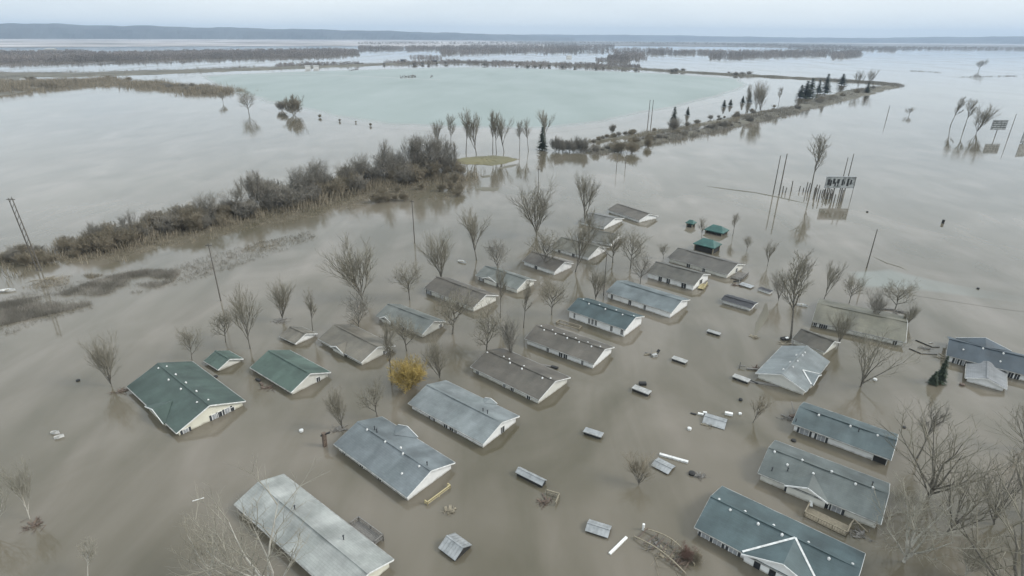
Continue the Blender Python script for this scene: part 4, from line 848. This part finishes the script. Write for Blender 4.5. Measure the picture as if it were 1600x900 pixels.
# hedgerow that crosses the left of the view
rnd = random.Random(21)
belt = [(-30, 414, 3.5), (30, 409, 4.5), (90, 400, 4), (150, 390, 6), (185, 380, 7.5), (240, 366, 6), (300, 354, 8), (350, 345, 7), (400, 330, 9), (450, 318, 9.5), (500, 305, 10), (550, 296, 9), (600, 286, 9.5), (650, 277, 10), (690, 270, 9), (722, 284, 5)]
n_belt = 0
for i in range(len(belt) - 1):
    x0, y0, h0 = belt[i]; x1, y1, h1 = belt[i + 1]
    for j in range(7):
        t = rnd.random(); x = x0 + (x1 - x0) * t; y = y0 + (y1 - y0) * t + rnd.uniform(-13, 9); h = (h0 + (h1 - h0) * t) * rnd.uniform(.55, 1.0)
        shrub(x, y, h, rnd.uniform(.9, 1.4), 'brush' if rnd.random() < .6 else 'greybrush', 'bare brown bush in the flooded hedgerow across the left', 'bushes of the flooded hedgerow', rnd.randrange(99))
    if i >= 3:
        for j in range(3):
            t = rnd.random(); x = x0 + (x1 - x0) * t; y = y0 + (y1 - y0) * t + rnd.uniform(-10, 2)
            T('grey bare tree standing in the flooded hedgerow across the left', x, y, y - rnd.uniform(36, 62) * (1 if i > 6 else .75), rnd.choice(['fork', 'round', 'slim']), rnd.uniform(.8, 1.1), rnd.randrange(99), group='trees of the flooded hedgerow', twig='greybrush')
for i in range(18):
    t = rnd.random(); x = 560 + 170 * t; y = 300 - 12 * t + rnd.uniform(-6, 22)
    if abs(x - 648) > 8: shrub(x, y, rnd.uniform(2, 5), 1.1, 'brush', 'low bush scattered in front of the right end of the hedgerow', 'low bushes before the hedgerow', rnd.randrange(99))
for i, (x, yb, yt) in enumerate([(566, 292, 236), (594, 288, 214), (603, 287, 226), (642, 280, 205), (655, 279, 208), (668, 277, 200), (683, 275, 205), (694, 272, 212), (478, 312, 254), (486, 310, 260), (405, 330, 266), (330, 350, 296)]):
    T('tall thin bare tree rising out of the flooded hedgerow across the left', x, yb, yt, ['fork', 'slim', 'round'][i % 3], 1.1, 200 + i, group='tall trees of the flooded hedgerow', twig='greybrush')
# dike brush
for i in range(52):
    t = rnd.random(); P = [(930, 238), (1000, 224), (1060, 213), (1120, 201), (1180, 187), (1230, 174), (1280, 161), (1330, 147), (1385, 137)]; k = min(7, int(t * 8)); f = t * 8 - k
    x = P[k][0] + (P[k + 1][0] - P[k][0]) * f; y = P[k][1] + (P[k + 1][1] - P[k][1]) * f + rnd.uniform(-3, 2)
    shrub(x, y, rnd.uniform(2.2, 5.5), 1.2, rnd.choice(['brush', 'greybrush']), 'bare brush bush growing on the long dike at right', 'brush bushes on the dike', rnd.randrange(99))
for i in range(26):
    t = rnd.random(); x = 925 + 290 * t; y = 222 - 52 * t + rnd.uniform(-3, 3)
    shrub(x, y, rnd.uniform(2, 4.5), 1.2, rnd.choice(['brush', 'greybrush']), 'bare brush bush on the thin inner bank behind the dike', 'brush bushes on the inner bank', rnd.randrange(99))
# levee brush and shore clumps
for i in range(38):
    t = rnd.random(); x = 545 + 640 * t; y = 101 + 18 * t ** 1.6 + rnd.uniform(-2.5, 1.0)
    shrub(x, y, rnd.uniform(3, 7), 1.4, 'greybrush', 'distant grey bush on the levee beyond the green sheet', 'bushes on the levee beyond the green sheet', rnd.randrange(99))
for i in range(24):
    t = rnd.random(); x = 150 + 190 * t; y = 124 + 20 * t + rnd.uniform(-4, 3) ; shrub(x, y, rnd.uniform(3, 6), 1.6, rnd.choice(['brush', 'greybrush']), 'brown bush on the far shore of the left lake', 'bushes on the far lake shore', rnd.randrange(99))
for i in range(14):
    x = rnd.uniform(-40, 66); y = 124 + rnd.uniform(0, 18) * (1 - max(0, x) / 90); shrub(x, y, rnd.uniform(3.5, 6), 1.7, 'brush', 'brown bush on the marsh point at the left edge', 'bushes on the marsh point', rnd.randrange(99))

# conifers
def conifer_meshes(seed, dens=9):
    rnd = random.Random(seed); t = MB(); t.tube((0, 0, -.5), (0, 0, 9.6), .16, .03, 6); c = MB()
    z = .9
    while z < 9.9:
        rad = (1 - (z / 10) ** 1.15) * 2.0 * rnd.uniform(.75, 1.15) + .12
        for i in range(dens):
            a = rnd.random() * 6.28; d = Vector((math.cos(a), math.sin(a), -.28)); up = Vector((0, 0, 1)); sd = Vector((-math.sin(a), math.cos(a), 0)); rr = rad * rnd.uniform(.7, 1.1); p0 = Vector((0, 0, z))
            for s in (.35, .6, .85, 1.0):
                q = p0 + d * rr * s; wv = .34 * rad * (1.15 - s) + .14; c.quadloop([q - sd * wv - d * .3, q + sd * wv - d * .3, q + sd * wv * .3 + d * .28 + up * rnd.uniform(-.1, .12), q - sd * wv * .5 + d * .2])
        z += rnd.uniform(.22, .34)
    return t.mesh('trunk', M['bark']), c.mesh('crown', M['needle'])
CON = [conifer_meshes(i) for i in range(3)]
def conifer(label, x, y, yt, wide=1.0, i=0, lean=0):
    h = max(2.0, tall(x, y, yt)); r = empty('conifer', at(x, y)); r.scale = (h / 10 * wide * 1.7, h / 10 * wide * 1.7, h / 10); r.rotation_euler = (0, lean, i * 1.3); tag(r, label, 'conifer')
    for nm, me in zip(('trunk', 'crown'), CON[i % 3]):
        o = bpy.data.objects.new(nm, me); C.objects.link(o); o.parent = r
conifer('dark spruce standing alone right of the grass island', 847, 234, 198, .85, 0)
conifer('small dark conifer top poking above the tall brush clump', 1052, 194, 166, .9, 1)
conifer('small dark conifer right of the tall brush clump', 1074, 180, 167, 1.1, 2)
conifer('left of the two low dark conifers at the green sheet corner', 1131, 167, 156, 1.4, 0)
conifer('right of the two low dark conifers at the green sheet corner', 1141, 165, 155, 1.5, 1)
conifer('small dark conifer before the dike trees, left one', 1160, 161, 150, 1.3, 2)
conifer('small dark conifer before the dike trees, right one', 1170, 160, 143, 1.2, 0)
conifer('first dark cedar of the close group on the dike', 1250, 153, 132, 1.3, 1)
conifer('second dark cedar of the close group on the dike', 1258, 153, 126, 1.3, 2)
conifer('tallest dark cedar of the close group on the dike', 1265, 152, 122, 1.2, 0)
conifer('slanting dark cedar right of the close group', 1278, 146, 124, 1.0, 1)
conifer('separate upright dark cedar right of the close group', 1289, 146, 115, 1.0, 2)
conifer('round dark cedar above the widest part of the dike', 1315, 133, 115, 1.6, 0)
conifer('dark cedar at the foot of the far dike trees', 1354, 146, 128, 1.1, 1)
conifer('scruffy dark evergreen left of the dark slate house', 1467, 597, 556, .6, 2)
conifer('low bushy evergreen touching the scruffy one', 1457, 600, 580, 1.0, 0)

# ------------------------------------------------------------------ growth nobody could count
def scatter_twigs(name, polys, n, hmin, hmax, m, seed, label=None, wdt=.05, blades=7, spread=.6):
    rnd = random.Random(seed); b = MB()
    def inside(x, y, P):
        c = False; j = len(P) - 1
        for i in range(len(P)):
            if (P[i][1] > y) != (P[j][1] > y) and x < (P[j][0] - P[i][0]) * (y - P[i][1]) / (P[j][1] - P[i][1]) + P[i][0]: c = not c
            j = i
        return c
    for poly, share in polys:
        W = [at(*q) for q in poly]; P = [(q.x, q.y) for q in W]; x0, x1 = min(p[0] for p in P), max(p[0] for p in P); y0, y1 = min(p[1] for p in P), max(p[1] for p in P); k = 0; tries = 0
        while k < n * share and tries < n * 60:
            tries += 1; x, y = rnd.uniform(x0, x1), rnd.uniform(y0, y1)
            if not inside(x, y, P) or noise1(x * .13, seed) + noise1(y * .17, seed + 2) < rnd.uniform(-.7, .5): continue
            k += 1; h = rnd.uniform(hmin, hmax)
            for i in range(blades):
                a = rnd.random() * 6.28; r_ = rnd.random() * spread * h; q = Vector((x + rnd.gauss(0, .3 * h), y + rnd.gauss(0, .3 * h), -.1)); tp = q + Vector((math.cos(a) * r_, math.sin(a) * r_, h * rnd.uniform(.5, 1))); sd = Vector((-math.sin(a + 1), math.cos(a + 1), 0)) * wdt * .6 * (.5 + h * .25)
                b.quadloop([q - sd, q + sd, tp + sd * .4, tp - sd * .4])
    o = b.build(name, m); return tag(o, label, None, None, 'stuff')
tag(scatter_twigs('reeds', [([(-40, 430), (100, 415), (200, 400), (330, 375), (420, 352), (520, 335), (600, 315), (600, 300), (450, 318), (300, 350), (150, 385), (-40, 405)], 1)], 3400, .3, .85, M['brush'], 31, 'olive reeds at the foot of the flooded hedgerow'), cat='reeds')
tag(scatter_twigs('drowned_reeds', [([(-40, 545), (60, 505), (180, 472), (300, 440), (420, 400), (500, 372), (480, 362), (380, 385), (260, 418), (120, 440), (-40, 475)], 1)], 2600, .3, 1.0, M['greybrush'], 39, 'thin drowned reeds scattered along the water before the hedgerow', .04), cat='reeds')
tag(scatter_twigs('marsh_grass', [([(-40, 520), (40, 500), (120, 482), (200, 465), (270, 440), (280, 425), (230, 422), (170, 432), (100, 455), (30, 470), (-40, 478)], 1)], 8000, .4, 1.2, M['greybrush'], 33, 'flattened brown marsh grass breaking the surface at lower left', .04), cat='marsh grass')
tag(scatter_twigs('flooded_scrub', [([(375, 392), (400, 378), (450, 372), (445, 385), (410, 398)], .25), ([(30, 450), (75, 438), (112, 430), (105, 445), (60, 452)], .2), ([(130, 430), (160, 424), (165, 430), (140, 436)], .1), ([(390, 345), (460, 330), (500, 335), (430, 360)], .3), ([(640, 320), (700, 300), (735, 292), (700, 312)], .2)], 900, .3, 1.0, M['brush'], 35, 'patches of brown scrub breaking the water before the hedgerow', .05), cat='scrub')
tag(scatter_twigs('levee_grass', [([(703, 251), (745, 245), (770, 243), (812, 249), (785, 257), (745, 257)], 1)], 900, .2, .8, M['grass'], 37, 'dead grass on the small island', .06), cat='grass')

def far_wood(name, bands, n, seed, m, label, hh=(6, 13)):
    """woods seen from more than a kilometre: trees as upright tapering tufts of twig faces"""
    rnd = random.Random(seed); b = MB(); tot = sum(w_ for *_, w_ in bands)
    for (x0, y0, x1, y1, th, wgt) in bands:
        for i in range(int(n * wgt / tot)):
            t = rnd.random(); x = x0 + (x1 - x0) * t; y = y0 + (y1 - y0) * t + rnd.uniform(-th, 0)
            p = at(x, y); 
            if noise1(x * .11, seed) < rnd.uniform(-1.6, -.1): continue
            h = rnd.uniform(*hh); w_ = h * rnd.uniform(.4, .75)
            for k in range(22):
                a = rnd.random() * 6.28; rr = rnd.random() ** .5 * w_; zc = h * rnd.uniform(.1, .95); rr *= 1.1 - (zc / h) ** 2 * .8; c = Vector((p.x + math.cos(a) * rr, p.y + math.sin(a) * rr, zc)); s = h * rnd.uniform(.045, .10); d = Vector((rnd.gauss(0, 1), rnd.gauss(0, .4), 0)).normalized() * s
                b.quadloop([c - d, c - d * .2 - Vector((0, 0, s * 1.6)), c + d, c + d * .3 + Vector((0, 0, s * 1.8))])
            b.beam((p.x, p.y, -.5), (p.x + .2, p.y, h * .6), .2, .2)
    o = b.build(name, m); tag(o, label, 'woods', None, 'stuff')
far_wood('riverside_woods', [(-80, 98, 140, 95, 12, 3.4), (140, 95, 540, 87, 9, 4.2), (440, 88, 560, 84, 4, .8), (560, 78, 700, 78, 4, .9), (690, 84, 900, 79, 11, 3), (860, 80, 960, 74, 5, .8)], 9500, 41, M['farwood'], 'grey riverside woods in a long band across the upper left', (6, 13))
far_wood('valley_woods', [(960, 92, 1010, 92, 10, .35), (850, 82, 1050, 80, 3, .5), (950, 94, 980, 95, 3, .25), (1010, 84, 1130, 84, 3, .6), (1110, 90, 1300, 86, 7, 1.6), (1130, 72, 1330, 76, 4, 1.4), (1300, 90, 1345, 86, 6, .5), (1230, 76, 1400, 80, 5, 1.2), (1380, 77, 1700, 79, 3, 1.6), (1000, 69, 1250, 72, 3, 1.2), (560, 70, 1000, 68, 3, 1.2)], 6500, 43, M['farwood'], 'scattered blue grey tree lines far across the flooded valley')
far_wood('levee_woods', [(600, 101, 700, 99, 3, .5), (640, 92, 690, 93, 4, .3), (700, 99, 830, 102, 3, .7), (830, 102, 1000, 108, 4, 1.2), (430, 105, 560, 102, 3, .6), (930, 96, 985, 97, 4, .4), (1140, 92, 1160, 93, 4, .1)], 1500, 45, M['farwood'], 'thin grey brush line along the far levee', (3, 7))
far_wood('lake_shore_woods', [(545, 112, 560, 109, 2, .1), (625, 123, 650, 122, 4, .25), (672, 122, 676, 121, 3, .05), (1420, 111, 1470, 114, 1, .1), (1500, 121, 1590, 119, .6, .15)], 420, 47, M['farwood'], 'small tufts of scrub standing in the far open water', (.6, 1.8))
def bank_twigs(name, pts, wd, n, hmin, hmax, m, seed, label, cat):
    rnd = random.Random(seed); b = MB(); W = [at(*q) for q in pts]; Ls = [(W[i + 1] - W[i]).length for i in range(len(W) - 1)]; tot = sum(Ls)
    for k in range(n):
        t = rnd.random() * tot; i = 0
        while t > Ls[i] and i < len(Ls) - 1: t -= Ls[i]; i += 1
        d = (W[i + 1] - W[i]).normalized(); p = W[i] + d * t + Vector((-d.y, d.x, 0)) * rnd.gauss(0, (wd[i] if isinstance(wd, tuple) else wd) / 3); h = rnd.uniform(hmin, hmax) * (1 + .5 * noise1(p.x * .05, seed))
        for j in range(9):
            a = rnd.random() * 6.28; r_ = rnd.random() * .6 * h; q = Vector((p.x + rnd.gauss(0, .35 * h), p.y + rnd.gauss(0, .35 * h), -.1)); tp = q + Vector((math.cos(a) * r_, math.sin(a) * r_, h * rnd.uniform(.5, 1.1))); sd = Vector((-math.sin(a + 1), math.cos(a + 1), 0)) * .028 * h
            b.quadloop([q - sd, q + sd, tp + sd * .4, tp - sd * .4])
    o = b.build(name, m); tag(o, label, cat, None, 'stuff')
bank_twigs('dike_scrub', [(915, 240), (960, 232), (1010, 221), (1060, 213), (1120, 201), (1180, 187), (1230, 174), (1280, 161), (1320, 150), (1350, 142), (1385, 136), (1400, 133)], 15, 4200, 1.2, 2.8, M['greybrush'], 51, 'low grey scrub covering the long dike at right', 'scrub')
bank_twigs('inner_bank_scrub', [(920, 222), (980, 214), (1050, 203), (1110, 192), (1165, 182), (1215, 172)], 6, 1100, .8, 2.0, M['brush'], 52, 'low brown scrub on the thin inner bank behind the dike', 'scrub')
bank_twigs('levee_scrub', [(-60, 116), (110, 117), (270, 111), (400, 106), (540, 102), (700, 97), (800, 98), (900, 102), (1000, 108), (1100, 114.5), (1250, 122.5), (1400, 132)], (120, 120, 100, 70, 45, 40, 50, 40, 22, 14, 12), 7000, 1.2, 3.4, M['greybrush'], 53, 'thin dry scrub along the levee round the green sheet', 'scrub')
bank_twigs('shore_scrub', [(140, 126), (200, 131), (260, 135), (310, 141), (345, 146)], 42, 3200, 1.8, 5.0, M['brush'], 54, 'brown scrub on the far shore of the left lake', 'scrub')
bank_twigs('marsh_scrub', [(-60, 140), (10, 136), (62, 130)], 110, 4200, 2.5, 6.5, M['brush'], 55, 'brown scrub covering the marsh point at the left edge', 'scrub')
bank_twigs('hedgerow_scrub', [(-30, 414), (90, 402), (185, 382), (300, 356), (400, 332), (500, 307), (600, 288), (690, 273), (725, 284)], 16, 1900, 1.0, 3.2, M['brush'], 56, 'olive brown undergrowth filling the flooded hedgerow across the left', 'scrub')
# far farm buildings
def farmhouse(label, x, y, ln, wd, h, rz, wall, roofc):
    r = empty('farm_building', at(x, y), rz); tag(r, label, 'farm building'); b = MB(); hx, hy = ln / 2, wd / 2
    for s in (-1, 1): b.quadloop([(s * hx, -hy, -.2), (s * hx, hy, -.2), (s * hx, hy, h), (s * hx, 0, h * 1.5), (s * hx, -hy, h)]); b.quadloop([(-hx, s * hy, -.2), (hx, s * hy, -.2), (hx, s * hy, h), (-hx, s * hy, h)])
    b.build('wall', wall, r); b = MB()
    for s in (-1, 1): b.beam((0, s * hy * .52, h * 1.27), (.001, s * hy * .52, h * 1.27), .1, .1); b.quadloop([(-hx - .4, s * (hy + .4), h - .1), (hx + .4, s * (hy + .4), h - .1), (hx + .4, 0, h * 1.5 + .15), (-hx - .4, 0, h * 1.5 + .15)])
    b.build('roof', roofc, r)
farmhouse('tiny white building on the far levee, left of a pair', 481, 107, 9, 7, 3.5, .3, M['white'], M['palemetal'])
farmhouse('tiny white building on the far levee, right of a pair', 494, 107, 9, 7, 3.5, .3, M['white'], M['palemetal'])
farmhouse('tiny white farmhouse beyond the levee, middle of the view', 889, 90, 14, 9, 4, .2, M['white'], M['palemetal'])
farmhouse('dark far barn at the left of the levee scrub', 630, 97, 12, 9, 4, .2, M['dark'], M['darkroof'])
farmhouse('dark far barn at the right of the levee scrub', 679, 98, 10, 8, 4, .4, M['dark'], M['darkroof'])
farmhouse('pale barn in the riverside woods at far left', 80, 80, 30, 16, 6, .1, M['palemetal'], M['palemetal'])
farmhouse('tiny pale house on the marsh point', 37, 129, 5, 4, 3.0, .2, M['white'], M['palemetal'])
